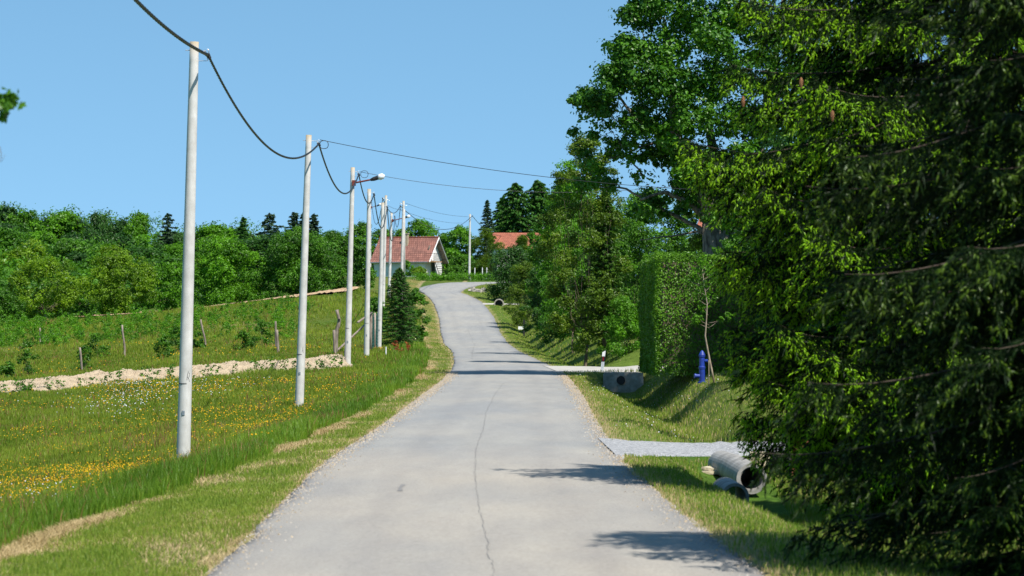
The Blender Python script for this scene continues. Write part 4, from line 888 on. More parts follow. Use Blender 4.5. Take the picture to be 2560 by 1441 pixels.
def meadow():
    mb = MB()
    for (y0, y1, n) in [(20, 45, 120000), (45, 80, 170000), (80, 126, 150000), (126, 180, 90000), (180, 262, 70000)]:
        x, y = scatter(n, y0, y1, -90, 1140, gr); d = xL(y)-x
        k = d > hayd(y)+.12+.15*fbm(x*2, y*1.0, 41)
        # keep clear of the dug soil and bare patches
        tt = (x-gX(-60, 128))/(gX(905, 143)-gX(-60, 128)); cy = 119+18*tt+1.0*fbm(tt*9, tt*0, 31); k &= ~((np.abs(y-cy) < 2.6) & (tt < 1.0))
        k &= ~((d > 8) & (y > 246) & (y < 262) & (x > gX(200, 262)))
        k &= ~((y > 250) & (y < 262) & (x < gX(893, 258)) & (262-y < np.interp((x-gX(160, 262))/(gX(893, 258)-gX(160, 262)), [0, .3, .7, .97, 1], [1.2, 4, 8, 12, 12])))
        k &= ~((d < 3) & (y > 205) & (y < 250) & (gr.random(n) < .75))
        x, y, d = x[k], y[k], d[k]; m = len(x)
        n1 = fbm(x*.5, y*.15, 42); n2 = fbm(x*1.7, y*.6, 43); n4 = fbm(x*.9, y*.35, 46)
        tall = np.clip(1-(d-hayd(y)-.7)/1.8, 0, 1)
        h = (.15+.09*tall+.06*n1)*(.6+.7*gr.random(m)); h = np.maximum(h, .05)*np.interp(y, [20, 120, 200], [1, 1.05, 1.3])
        wd = np.interp(y, [20, 60, 120, 250], [.006, .010, .020, .045])
        h = h*np.clip(1+.5*n4, .45, 1.6); ti = np.clip(.48-.14*tall+.30*n2+.28*n1+.2*gr.standard_normal(m), 0, 1)
        far = gr.random(m) > tall*.75+.05
        if far.any(): add_blades(mb, x[far], y[far], h[far]*.85, wd*1.0 if np.isscalar(wd) else wd[far], gr, ti[far], 1)
        near = ~far
        add_blades(mb, x[near], y[near], h[near], wd[near], gr, ti[near], 0)
        # reddish seed heads
        sk = (gr.random(m) < .012+.07*np.clip(fbm(x*.8, y*.3, 47), 0, 1)); hh = h[sk]*1.25
        if sk.any(): add_blades(mb, x[sk], y[sk], hh, wd[sk]*1.3, gr, gr.random(sk.sum()), 2)
    # right side, taller grass in the ditch and on banks
    for (y0, y1, n) in [(24, 53, 70000), (60, 132, 90000), (144, 284, 60000), (288, 330, 12000)]:
        x, y = scatter(n, y0, y1, 1150, 2560, gr); d = x-xR(y); k = (d > .06-.14*np.clip(fbm(x*3, y*1.3, 62), 0, 1)) & (d < 7) & ~((y > 308) & ((x < xRr(y)) | (y > 326)))
        x, y, d = x[k], y[k], d[k]; m = len(x); n2 = fbm(x*1.7, y*.7, 44)
        kk = ~((x > 2.85) & (x < 3.95) & (y > 45) & (y < 52)); x, y, d, n2 = x[kk], y[kk], d[kk], n2[kk]; m = len(x)
        dip = np.exp(-((d-2.4)/.9)**2)
        h = (.05+.07*dip+.03*np.clip(n2, 0, 1))*(.6+.8*gr.random(m)); wd = np.interp(y, [20, 60, 120, 250], [.006, .010, .018, .045])
        edge = np.clip(1-d/.5, 0, 1)
        dry = gr.random(m) < (.16+.25*np.clip(n2, 0, 1)+.5*edge)*(y < 140)+.12
        ti = np.clip(.5+.25*n2+.22*gr.standard_normal(m), 0, 1)
        g_ = ~dry; add_blades(mb, x[g_], y[g_], h[g_], wd[g_], gr, ti[g_], 3 if True else 0); add_blades(mb, x[dry], y[dry], h[dry]*.8, wd[dry], gr, ti[dry], 4)
        lush = gr.random(m) < .3; add_blades(mb, x[lush], y[lush], h[lush]*1.1, wd[lush], gr, ti[lush], 0)
    tag(mb.build('meadow_grass', [M['grass'], M['grass_far'], M['seed'], M['mown'], M['hay']]), 'tall fresh green grass of the meadow and ditch banks', 'grass', kind='stuff')
    mb = MB()
    for (y0, y1, n) in [(20, 45, 110000), (45, 80, 90000), (80, 140, 70000), (140, 205, 36000), (205, 250, 18000), (250, 330, 22000)]:
        x, y = scatter(n, y0, y1, 0, 1150, gr); d = xL(y)-x; k = (d > .02-.14*np.clip(fbm(x*3, y*1.3, 61), 0, 1)) & (d < hayd(y)+.4) & (x < xLr(y)); x, y, d = x[k], y[k], d[k]; m = len(x)
        n2 = fbm(x*2.2, y*.9, 45); n1 = fbm(x*.9, y*.35, 46)
        ridge = np.exp(-((d-hayd(y))/.26)**2)*np.clip(2.2*fbm(x*1.1, y*.28, 50)+.30, 0, 1.2)
        edge = np.clip(1-d/.25, 0, 1)*.5
        dry = gr.random(m) < np.clip(.24+.6*np.clip(n2+.35*n1, -.35, 1)+ridge*.9+edge, 0, .97)
        wd = np.interp(y, [20, 60, 120, 250], [.006, .010, .018, .045]); h = (.05+.03*np.clip(n1, 0, 1))*(.6+.8*gr.random(m))
        ti = np.clip(.45+.25*n2+.22*gr.standard_normal(m), 0, 1); g_ = ~dry
        add_blades(mb, x[g_], y[g_], h[g_], wd[g_], gr, ti[g_], 0); add_blades(mb, x[dry], y[dry], (h[dry]*.6+.05*ridge[dry]), wd[dry], gr, ti[dry], 1, lean=1.6)
    tag(mb.build('mown_grass', [M['mown'], M['hay']]), 'mown roadside grass with swaths of dry pale hay', 'grass', kind='stuff')
meadow()
def flowers():
    def fl(mb, x, y, hh, sz, r, mi):
        n = len(x); z = gz(x, y)+hh; P = np.column_stack([x, y, z]); N = np.array([0, -.5, 1.])+.4*r.standard_normal((n, 3)); N = nrm(N)
        u = nrm(np.cross(N, r.standard_normal((n, 3)))); v = np.cross(N, u); rings = [P+N*-.002]
        for a in np.arange(6)*math.pi/3: rings.append(P+(u*math.cos(a)+v*math.sin(a))*(sz*.5)[:, None]+N*(sz*.15)[:, None])
        V = np.stack(rings, 1).reshape(-1, 3); i = np.arange(n)*7
        Ft = np.concatenate([np.stack([i, i+1+k, i+1+(k+1) % 6], -1) for k in range(6)]); mb.add((V, [Ft]), mi, np.repeat(r.random(n), 7))
    r = np.random.default_rng(301); mb = MB(); mw = MB()
    for (y0, y1, n) in [(28, 60, 40000), (60, 100, 34000), (100, 126, 15000), (142, 185, 15000)]:
        x, y = scatter(n, y0, y1, -60, 1000, r); d = xL(y)-x
        px = 1280+x*F/y
        band = np.clip(fbm(x*.55+2, y*.16, 48)*1.1+.25, 0, 1)
        g1_ = np.clip((d-hayd(y)-1.0)/1.0, 0, 1)
        hot = np.exp(-((y-52-(px-200)*.022+3*fbm(x*1.2, y*.5, 71))/11.0)**2)*np.clip((560-px)/150, 0, 1)+.55*np.exp(-((y-104)/8)**2)*(px > 250)
        tt = (x-gX(-60, 128))/(gX(905, 143)-gX(-60, 128)); cy = 119+18*tt
        k = (r.random(n) < (.20*band*np.interp(y, [45, 70], [.5, 1])+.22*hot*np.clip(.5+1.2*fbm(x*1.5, y*.8, 72), .05, 1.2))*g1_*np.where(y > 142, .35, 1)) & (np.abs(y-cy) > 2.9)
        x, y = x[k], y[k]; m = len(x); fl(mb, x, y, .17+.10*r.random(m), np.interp(y, [25, 60, 180], [.013, .019, .05])*(.8+.5*r.random(m)), r, 0)
    # scattered dandelions by the pole and verge
    for px, Y in [(640, 63), (655, 62), (668, 64), (680, 63), (672, 60), (630, 62), (1765, 45), (1755, 43.5)]:
        x = gX(px, Y); fl(mb, np.array([x]), np.array([Y]), .12 if px > 1000 else .3, np.array([.04]), r, 0)
    tag(mb.build('yellow_wildflowers', [M['yellow']]), 'small yellow buttercups flowering in drifts through the meadow', 'wildflowers', kind='stuff')
    for cx, cyy, sx, sy, n in [(320, 1048, 60, 14, 200), (430, 1035, 70, 10, 90), (260, 1060, 80, 14, 60), (110, 1290, 50, 22, 30), (90, 1340, 60, 40, 25), (330, 1005, 60, 8, 80), (560, 1030, 60, 10, 60)]:
        px = cx+sx*r.standard_normal(n); py = cyy+sy*r.standard_normal(n); Y = np.clip(F*2.55/np.maximum(py-HZ, 40), 25, 120); x = gX(px, Y); k = (xL(Y)-x) > hayd(Y)+.5; x, Y = x[k], Y[k]
        fl(mw, x, Y, .16+.10*r.random(len(x)), np.interp(Y, [25, 100], [.014, .03])*(.8+.5*r.random(len(x))), r, 0)
    x, y = scatter(5200, 62, 131, 1400, 1950, r); d = x-xR(y); k = (d > .3) & (d < 4) & (r.random(len(x)) < .11*np.clip(fbm(x*2.2, y*.5, 49)*1.5+.3, 0, 1)+.01); x, y = x[k], y[k]
    fl(mw, x, y, .07+.05*r.random(len(x)), np.full(len(x), .028), r, 0)
    tag(mw.build('white_wildflowers', [M['white']]), 'tiny white daisies dotted in the grass', 'wildflowers', kind='stuff')
flowers()
def grit():
    r = np.random.default_rng(12); mb = MB()
    for side in (0, 1):
        n = 5200; y = np.sqrt(r.random(n)*(130**2-24**2)+24**2) if side else 24+106*r.random(n)**1.2
        off = np.abs(r.standard_normal(n))*.16-.04; x = np.where(r.random(n) < .5, xL(y)+off, xR(y)-off)
        t = np.clip((x-xL(y))/(xR(y)-xL(y)), 0, 1); z = e(y)+.03*(1-(2*t-1)**2)
        s = r.uniform(.006, .018, n)*np.interp(y, [24, 130], [1, 2.2]); P = np.column_stack([x, y, z-.002]); a = r.random(n)*6.28
        dirs = [np.column_stack([np.cos(a+k*2.09), np.sin(a+k*2.09), np.zeros(n)]) for k in range(3)]
        V = np.stack([P+d*s[:, None] for d in dirs]+[P+np.column_stack([0*s, 0*s, s*1.0])], 1).reshape(-1, 3); i = np.arange(n)*4
        mb.add((V, [np.concatenate([np.stack([i, i+1, i+3], -1), np.stack([i+1, i+2, i+3], -1), np.stack([i+2, i, i+3], -1)])]), side)
    tag(mb.build('road_grit', [M['concrete'], M['chim']]), 'loose grit and crumbs of stone along both road edges', 'grit', kind='stuff')
grit()
# hedge and low grass bank far behind bend
def low_hedge():
    r = np.random.default_rng(3); cl = []
    b = at(1190, 345)
    for px in np.arange(1040, 1330, 5): p = at(px, 338+r.normal()*.6); cl.append((p[0], p[1], p[2]+.35, .5))
    t = thing('low_hedge', b, 'low green hedge on the far side of the bend behind the far pole', 'hedge'); vf, T = clump_leaves(np.array(cl), 10, 14, .14, r); mb = MB(); mb.add(vf, 0, T); mb.build('foliage', [M['lf_bright']], t)
low_hedge()

# ---------------------------------------------------------------- concrete poles
ATT = {}
def pole(key, pxb, Y, pxt, pyt, label, att=None, lamp=None, strut=None, rb=.135, rt=.085, pyb=None, mark=False):
    xb = gX(pxb, Y); zb = g1(xb, Y)
    base = np.array([xb, Y, zb]); top = W(pxt, pyt, Y)
    t = thing('concrete_pole', base, label, 'utility pole', 'concrete poles along the road')
    n = 24; s = np.linspace(0, 1, n); P = base-[0, 0, .4]+(top-(base-[0, 0, .4]))*s[:, None]
    V, Fs = tube(P, rb+(rt-rb)*s, 20); tint = np.concatenate([np.repeat(s, 20), [0, 1]])
    mb = MB(); mb.add((V, Fs), 0, tint); mb.build('shaft', [M['pole']], t, smooth=True).data.polygons.foreach_set('use_smooth', [True]*len(Fs[0])+[True]*len(Fs[1])) 
    ax = (top-base); hh = np.linalg.norm(ax); ax = ax/hh
    def on(h): return base+ax*h
    def rad(h): return rb+(rt-rb)*(h+.4)/(hh+.4)
    q = on(1.55); mb = MB(); mb.add(tube([q-ax*.008, q+ax*.008], rad(1.55)+.003, 20)); mb.build('band', [M['black']], t)
    if Y < 200:
        q = on(1.0)+np.array([.0, -rad(1.0)-.004, 0]); mb = MB(); mb.add(box(q, (.05, .012, .085))); mb.build('number_plate', [M['galv']], t)
    if mark:
        q = on(1.66); R_ = rad(1.66)+.004; pts = [(.35, 0), (.42, .10), (.55, .16), (.72, .12), (.70, .06), (.50, .05), (.62, .02), (.74, -.03)]
        P_ = np.array([[q[0]+R_*math.sin(a), q[1]-R_*math.cos(a), q[2]+b-.04] for a, b in [(p[0]*1.1, p[1]) for p in pts]]); mb = MB(); mb.add(tube(P_, .005, 5)); mb.build('painted_mark', [M['black']], t)
    # hook bracket of bent wire near the top
    a_ = att if att is not None else None
    if a_ is not None:
        ap = W(a_[0], a_[1], a_[2] if len(a_) > 2 else Y); ATT[key] = ap
        h = on(hh-.16); h2 = on(hh-.36); e1 = np.array([ap[0]-.04, ap[1], h[2]-.02])
        mb = MB(); mb.add(tube([h-[rad(hh)+.08, 0, 0], h, e1], .008, 6)); mb.add(tube([h2+[rad(hh), 0, 0], h2+[rad(hh)+.18, 0, .0], e1], .008, 6))
        th = np.linspace(0, 5.5, 14); mb.add(tube(np.column_stack([e1[0]+.04*np.sin(th)+.02, np.full(14, e1[1]), e1[2]+.04*np.cos(th)]), .008, 5)); mb.add(tube([e1+[.02, 0, -.04], ap], .007, 5))
        mb.build('bracket', [M['galv']], t)
        mb = MB(); mb.add(tube([ap+[-.05, 0, .02], ap, ap+[.04, 0, -.07]], [.03, .045, .03], 8)); mb.build('clamp', [M['black']], t)
    if lamp:
        (x0, y0), (x1, y1), (x2, y2) = lamp
        A_ = W(x0, y0, Y); B_ = W(x1, y1, Y-.1); C_ = W(x2, y2, Y-.15)
        mb = MB(); mb.add(tube([A_-(B_-A_)*.05, A_+(B_-A_)*.5, B_], .035, 8)); mb.add(box(A_, (.14, .30, .22))); arm = mb.build('lamp_arm', [M['rust']], t)
        d = (C_-B_); mb = MB(); mb.add(tube([B_-d*.15, B_+d*.1, B_+d*.45], [.05, .085, .09], 10)); hd = mb.build('lamp_head', [M['black']], t)
        mb = MB(); mb.add(tube([B_+d*.46, B_+d*.6, B_+d*.85, B_+d*1.0], [.09, .13, .12, .03], 12)); mb.build('lamp_cover', [M['lampglass']], hd, smooth=True)
    if strut:
        q = np.array([gX(strut[0], strut[2]), strut[2], 0]); q[2] = g1(q[0], q[1])-.3; mb = MB(); mb.add(tube([q, W(strut[3], strut[4], Y)], [.13, .09], 16)); mb.build('strut', [M['pole']], t, smooth=True)
    return t
pole('p1', 457, 63, 486, 105, 'nearest and tallest looking concrete pole in the flowering meadow at left', att=(520, 138), mark=True)
pole('p2', 747, 98, 772, 338, 'second concrete pole, standing in grass with a small black cable loop at its top', att=(797, 360), mark=True)
pole('p3', 868, 136, 882, 419, 'third concrete pole, the first with a street lamp arm, beside the soil ridge', att=(897, 436), lamp=((885, 458), (931, 449), (962, 439)))
pole('p4', 916, 155, 923, 473, 'fourth concrete pole, just right of the lamp pole and before the net fence', att=(935, 486))
pole('p5', 947, 182, 957, 507, 'fifth concrete pole, at the left side of the young spruce', att=(968, 518))
pole('p6', 957, 240, 965, 489, 'thin concrete pole rising directly behind the fifth one', att=(957, 496))
pole('p7', 972, 270, 979, 532, 'concrete pole with a small street lamp in front of the tiled roof', att=(987, 542), lamp=((982, 552), (1010, 545), (1026, 540)))
pole('p8', 1002, 258, 1009, 503, 'braced double concrete pole right of the young spruce top', att=(1001, 515), strut=(1009, 268, 263, 1010, 525))
pole('p9', 1173, 338, 1175, 536, 'far concrete pole standing alone at the outside of the bend', att=(1181, 540))
pole('p10', 925, 385, 926, 503, 'distant concrete pole with street lamp almost hidden behind the fourth pole', att=(929, 506), lamp=((928, 519), (943, 515), (953, 510)))
b0 = np.array([-6.1, 28.0]); z0 = g1(b0[0], b0[1])
ATT['p0'] = np.array([-5.7, 30.0, 8.35])
t0 = thing('concrete_pole', (-6.2, 30, g1(-6.2, 30)), 'concrete pole outside the left edge carrying the near end of the cable', 'utility pole', 'concrete poles along the road')
mb = MB(); mb.add(tube([(-6.2, 30, g1(-6.2, 30)-.3), (-6.1, 30, 8.6)], [.14, .09], 18)); mb.build('shaft', [M['pole']], t0, smooth=True)
mb = MB(); mb.add(tube([(-6.1, 30, 8.4), ATT['p0']], .01, 6)); mb.build('bracket', [M['galv']], t0)

def twisted(p0, p1, sag, r=.014, off=.015, pitch=.55, n=None, strands=3):
    L = np.linalg.norm(np.array(p1)-np.array(p0)); n = n or int(L/.12); P = arc(p0, p1, sag, n); out = []
    T = nrm(np.gradient(P, axis=0)); A = nrm(np.cross(T, [0, 0, 1.])); B = np.cross(T, A); s = np.linspace(0, L, n)
    for k in range(strands):
        th = 2*math.pi*s/pitch+k*2*math.pi/strands; out.append(tube(P+off*(A*np.cos(th)[:, None]+B*np.sin(th)[:, None]), r, 5))
    return out
def cable(label, a, b, sag, **kw):
    a = ATT[a] if isinstance(a, str) else a; b = ATT[b] if isinstance(b, str) else b
    mb = MB()
    for v in twisted(a, b, sag, **kw): mb.add(v)
    return tag(mb.build('overhead_cable', [M['cable']], org=a, smooth=True), label, 'cable', 'twisted cables between the poles')
cable('twisted black cable running out of the top left of the picture to the nearest pole', 'p0', 'p1', .62, r=.017, off=.018)
cable('twisted black cable sagging between the nearest and the second pole', 'p1', 'p2', 1.05)
cable('black cable sagging between the second pole and the first lamp pole', 'p2', 'p3', 1.1)
cable('black cable sagging between the first lamp pole and the fourth pole', 'p3', 'p4', .75)
cable('black cable sagging between the fourth and fifth poles', 'p4', 'p5', 1.35)
cable('black cable between the fifth pole and the small lamp pole before the roof', 'p5', 'p7', 1.9, pitch=2)
cable('black cable between the thin pole behind and the braced double pole', 'p6', 'p8', .8, pitch=2)
cable('black cable from the small lamp pole up to the braced double pole', 'p7', 'p8', 1.2, pitch=2, r=.012)
cable('black cable sagging from the braced double pole to the far lone pole', 'p8', 'p9', 1.6, pitch=3)
cable('black cable leaving the far pole to the right into the conifers', 'p9', W(1260, 590, 372), .6, pitch=3)
cable('black cable from the hidden distant lamp pole to the thin pole', 'p10', 'p6', 2.2, pitch=3)
def wire(label, a, b, sag, r=.009, coil=None):
    mb = MB(); mb.add(tube(arc(a, b, sag, 50), r, 5)); o = tag(mb.build('service_wire', [M['cable']], org=a, smooth=True), label, 'wire', 'thin wires crossing the road')
    if coil is not None:
        c, R_ = coil; th = np.linspace(0, 4*math.pi, 60); mb = MB()
        mb.add(tube(np.column_stack([c[0]+R_*np.cos(th), c[1]+.01*th/6, c[2]+R_*np.sin(th)+.008*np.sin(th*3)]), .011, 6)); mb.build('coil', [M['cable']], o, smooth=True)
wire('thin wire from the second pole over the road into the big forked tree', W(800, 350, 98), W(1900, 480, 108), .32, coil=(W(810, 362, 98), .125))
wire('thin wire from the first lamp pole over the road to the garden trees', W(900, 430, 136), W(1720, 462, 140), .55, coil=(W(911, 436, 136), .15))
wire('upper thin wire from the braced double pole to the far pole', W(1013, 508, 258), W(1170, 542, 338), .25, .012)
wire('lower thin wire from the braced double pole toward the far trees', W(1000, 525, 258), W(1155, 558, 390), .3, .012)
wire('thin wire from the thin pole behind to the braced double pole', W(967, 513, 240), W(1008, 525, 258), .1, .012)

# ---------------------------------------------------------------- house
def house():
    Y0 = 372; yaw = math.radians(-20)
    u = np.array([math.cos(yaw), math.sin(yaw), 0]); v = np.array([-math.sin(yaw), math.cos(yaw), 0])   # u along ridge to the right, v to the back
    zg = g1(gX(1000, Y0), Y0)-.1
    c0 = np.array([gX(1073, Y0-1), Y0-1.2, 0])            # front right eave corner (roof)
    Lr = 7.15; Dp = 5.9; ze = W(1073, 655, Y0-1)[2]; zr = W(1097, 594, Y0+1)[2]
    def Q(a, b, z): p = c0+u*(a-Lr)+v*b; return np.array([p[0], p[1], z])
    t = thing('house', Q(Lr/2, Dp/2, zg), 'small whitewashed house with aged red tiled roof and outside stair on its gable', 'house')
    ov = .35; og = .6; fo = .45
    # walls
    def prism(a0, a1, b0, b1, z0, z1): 
        V = [Q(a, b, z) for a in (a0, a1) for b in (b0, b1) for z in (z0, z1)]
        return np.array(V), [np.array([[0, 1, 3, 2], [4, 6, 7, 5], [0, 4, 5, 1], [2, 3, 7, 6], [0, 2, 6, 4], [1, 5, 7, 3]])]
    a0, a1, b0, b1 = ov, Lr-og, fo, Dp-fo
    sl = (zr-ze)/(Dp/2)
    zt = ze+sl*fo-.08
    mb = MB(); mb.add(prism(a0, a1, b0, b1, zg-.5, zt))
    for aa in (a0, a1-.2):   # gable triangles
        V = [Q(aa, b0, zt-.01), Q(aa, b1, zt-.01), Q(aa, Dp/2, zr-.12), Q(aa+.2, b0, zt-.01), Q(aa+.2, b1, zt-.01), Q(aa+.2, Dp/2, zr-.12)]
        mb.add((np.array(V), [np.array([[0, 1, 2], [3, 5, 4]]), np.array([[0, 3, 4, 1], [0, 2, 5, 3], [1, 4, 5, 2]])]))
    mb.build('wall', [M['whitewash']], t)
    # roof slabs with tile relief
    def roof(sign):
        n = 22; m = 60; V = []; bE = 0 if sign < 0 else Dp
        for i in range(n*2):
            k = (i+1)//2; f = k/n; lift = .05 if i % 2 else .0
            for j in range(m+1):
                a = Lr*j/m; b = bE+(Dp/2-bE)*f; V.append(Q(a, b, ze+(zr-ze)*f+lift*(1-f*0)+.012*math.sin(j*2.1)))
        V = np.array(V); i = np.arange(n*2-1)[:, None]*(m+1); j = np.arange(m)[None]
        Qd = np.stack([i+j, i+j+1, i+m+2+j, i+m+1+j], -1).reshape(-1, 4)
        if sign > 0: Qd = Qd[:, ::-1]
        o = mk('roof', V, [Qd], M['roof'], t)
        uv = o.data.uv_layers.new(name='UVMap'); li = np.empty(len(o.data.loops), np.int32); o.data.loops.foreach_get('vertex_index', li)
        jj = li % (m+1); ii = (li//(m+1)+1)//2
        uvc = np.column_stack([jj/m*Lr, ii/n*3.9]); uv.data.foreach_set('uv', uvc.astype(np.float32).ravel()); return o
    ro = roof(-1); roof(1)
    # underside + verge boards
    mb = MB()
    for bE in (0, Dp):
        V = [Q(0, bE, ze-.05), Q(Lr, bE, ze-.05), Q(Lr, Dp/2, zr-.05), Q(0, Dp/2, zr-.05)]; V2 = [p-np.array([0, 0, .06]) for p in V]
        mb.add((np.array(V+V2), [np.array([[0, 1, 2, 3], [7, 6, 5, 4], [0, 4, 5, 1], [1, 5, 6, 2], [2, 6, 7, 3], [3, 7, 4, 0]])]))
    for bE in (.5, 1.4, 2.3, Dp-.5, Dp-1.4, Dp-2.3):
        f = 1-abs(bE-Dp/2)/(Dp/2); z = ze+(zr-ze)*f-.17; mb.add(tube([Q(a1-.1, bE, z), Q(Lr-.05, bE, z)], .05, 5))
    mb.build('eaves_boards', [M['wood']], t)
    mb = MB()
    for bE in (0, Dp): mb.add(tube([Q(Lr+.02, bE, ze-.03), Q(Lr+.02, Dp/2, zr-.02)], .07, 4))
    mb.build('verge_trim', [M['whitewash']], t)
    mb = MB(); mb.add(tube([Q(-.02, Dp/2, zr+.05), Q(Lr, Dp/2, zr+.05)], .09, 8)); mb.build('ridge_tiles', [M['roof2']], t)
    mb = MB(); mb.add(tube([Q(0, -.06, ze-.04), Q(Lr-.2, -.06, ze-.04)], .06, 8)); mb.build('gutter', [M['galv']], t)
    # chimney
    ca, cb = Lr*.50, Dp*.36; f = cb/(Dp/2); mb = MB(); p = Q(ca, cb, 0); zc = ze+(zr-ze)*f
    mb.add(box((p[0], p[1], zc+.45), (.42, .42, 1.5), yaw)); mb.add(box((p[0], p[1], zc+1.23), (.54, .54, .10), yaw)); mb.build('chimney', [M['chim']], ro)
    # gable end details: door, balcony, stair
    mb = MB(); mb.add(box(Q(a1+.0, Dp*.44, zg+.95), (.10, .95, 1.75), yaw)); dr = mb.build('door', [M['darkwin']], t)
    mb = MB(); 
    for dz, s in ((1.87, (.16, 1.15, .1)),): mb.add(box(Q(a1+.0, Dp*.44, zg+dz), s, yaw))
    for db in (-.53, .53): mb.add(box(Q(a1+.0, Dp*.44+db, zg+.93), (.16, .1, 1.78), yaw))
    mb.build('door_frame', [M['wood']], dr)
    zb = zt-.25; mb = MB(); mb.add(prism(a1-.02, a1+.95, b0+.1, b0+2.6, zb-.12, zb)); bal = mb.build('balcony', [M['balc']], t)
    mb = MB()
    for bb in np.linspace(b0+.15, b0+2.55, 9): mb.add(tube([Q(a1+.92, bb, zb), Q(a1+.92, bb, zb+.85)], .02, 5))
    mb.add(tube([Q(a1+.92, b0+.15, zb+.85), Q(a1+.92, b0+2.55, zb+.85)], .025, 5)); mb.add(tube([Q(a1+.05, b0+.15, zb+.85), Q(a1+.92, b0+.15, zb+.85)], .025, 5)); mb.build('railing', [M['black']], bal)
    mb = MB()
    for k in range(8):
        zz = zb-.25*(k+1); mb.add(prism(a1+.15, a1+.95, b0+2.6+.22*k, b0+2.6+.22*(k+1)+.02, zz-.05, zz))
    for aa in (a1+.15, a1+.95): mb.add(tube([Q(aa, b0+2.6, zb-.1), Q(aa, b0+2.6+.22*8, zb-.1-.25*8)], .04, 4))
    mb.build('stair', [M['black']], t)
    mb = MB(); mb.add(prism(a1+.0, a1+.04, b0+.9, b0+1.7, zb+.02, zb+1.75)); mb.build('upper_door', [M['wood']], t)
house()
def simple_house(name, label, px0, px1, Y, yr, ye, mat, yaw=0, depth=7, cat='house', wallm='whitewash'):
    x0, x1 = gX(px0, Y), gX(px1, Y); zr = W(px0, yr, Y)[2]; ze = W(px0, ye, Y)[2]; cx = (x0+x1)/2; L = (x1-x0); zg = g1(cx, Y)-.2
    cy, sy = math.cos(yaw), math.sin(yaw)
    def Q(a, b, z): return np.array([cx+a*cy-b*sy, Y+a*sy+b*cy, z])
    t = thing(name, Q(0, depth/2, zg), label, cat)
    mb = MB(); a = L/2-.3; zw = ze+.1
    V = [Q(s*a, b, z) for s in (-1, 1) for b in (.4, depth-.4) for z in (zg, zw)]; mb.add((np.array(V), [np.array([[0, 1, 3, 2], [4, 6, 7, 5], [0, 4, 5, 1], [2, 3, 7, 6], [0, 2, 6, 4], [1, 5, 7, 3]])]))
    for s in (-1, 1): mb.add((np.array([Q(s*a, .4, zw), Q(s*a, depth-.4, zw), Q(s*a, depth/2, zr-.1)]), [np.array([[0, 1, 2]])]))
    mb.build('wall', [M[wallm]], t)
    V = []; n = 14; m = 30
    for bE in (0, depth):
        for i in range(n*2):
            f = ((i+1)//2)/n
            for j in range(m+1): V.append(Q(-L/2+L*j/m, bE+(depth/2-bE)*f, ze+(zr-ze)*f+(.05 if i % 2 else 0)))
    V = np.array(V); Fq = []
    for h in range(2):
        i = np.arange(n*2-1)[:, None]*(m+1)+h*n*2*(m+1); j = np.arange(m)[None]; Fq.append(np.stack([i+j, i+j+1, i+m+2+j, i+m+1+j], -1).reshape(-1, 4))
    Fq[1] = Fq[1][:, ::-1]
    o = mk('roof', V, [np.concatenate(Fq)], mat, t); uv = o.data.uv_layers.new(name='UVMap'); li = np.empty(len(o.data.loops), np.int32); o.data.loops.foreach_get('vertex_index', li)
    uv.data.foreach_set('uv', np.column_stack([(li % (m+1))/m*L, ((li//(m+1)) % (n*2)+1)//2/n*4]).astype(np.float32).ravel())
    for q in (-.5, .1, .6):
        f = mb = MB(); mb.add(box(Q(q*L/2, .36, zg+(ze-zg)*.55), (1.0, .12, 1.2), yaw)); w_ = mb.build('window', [M['wood']], t)
        mb = MB(); mb.add(box(Q(q*L/2, .30, zg+(ze-zg)*.55), (.8, .06, 1.0), yaw)); mb.build('pane', [M['darkwin']], w_)
    mb = MB(); mb.add(box(Q(L*.28, depth*.42, zr), (.5, .5, 1.3), yaw)); mb.add(box(Q(L*.28, depth*.42, zr+.68), (.62, .62, .1), yaw)); mb.build('chimney', [M['greywall']], o)
    return t
simple_house('house', 'house with bright orange red tiled roof half hidden by conifers beyond the bend', 1236, 1405, 366, 581, 622, M['roof2'], yaw=math.radians(4))
simple_house('garden_house', 'house with red tiled gable roof glimpsed between the dark spruces', 2140, 2330, 96, 585, 650, M['roof2'], yaw=math.radians(25), depth=6, wallm='wood')
simple_house('garden_house', 'pale walled house behind the forked tree above the clipped hedge', 1740, 1880, 150, 505, 570, M['roof2'], yaw=math.radians(-10), depth=7)

# ---------------------------------------------------------------- roadside objects
def delineator():
    Y = 134; b = at(1503, Y); b[0] = gX(1505, Y); t = thing('delineator_post', (b[0], Y-1.2, g1(b[0], Y-1.2)), 'white roadside delineator post with red reflector leaning at the driveway corner', 'marker post')
    bb = ORG[t.name]; top = W(1510, 879, Y-1.2); base = W(1504, 934, Y-1.2); base[2] = min(base[2], bb[2])-.1
    ax = top-base
    def sect(p, w_, d_, cut=0): return [p+np.array([x*w_/2, y*d_/2, (-cut*x if cut else 0)]) for x, y in ((-1, -1), (1, -1), (1, 1), (-1, 1))]
    def seg(f0, f1, mat, name, par, w_=.125, ex=0, cut=0):
        V = np.array(sect(base+ax*f0, w_+ex, .09+ex)+sect(base+ax*f1, w_+ex, .09+ex, cut)); mb = MB()
        mb.add((V, [np.array([[0, 3, 2, 1], [4, 5, 6, 7], [0, 1, 5, 4], [1, 2, 6, 5], [2, 3, 7, 6], [3, 0, 4, 7]])])); return mb.build(name, [mat], par)
    seg(0, 1, M['delwhite'], 'post_body', t, cut=-.03)
    s = seg(.58, .80, M['black'], 'black_band', t, ex=.006)
    p = base+ax*.69; mb = MB(); mb.add(box(p+np.array([0, -.053, 0]), (.05, .012, .16))); mb.build('reflector', [M['redrefl']], s)
delineator()
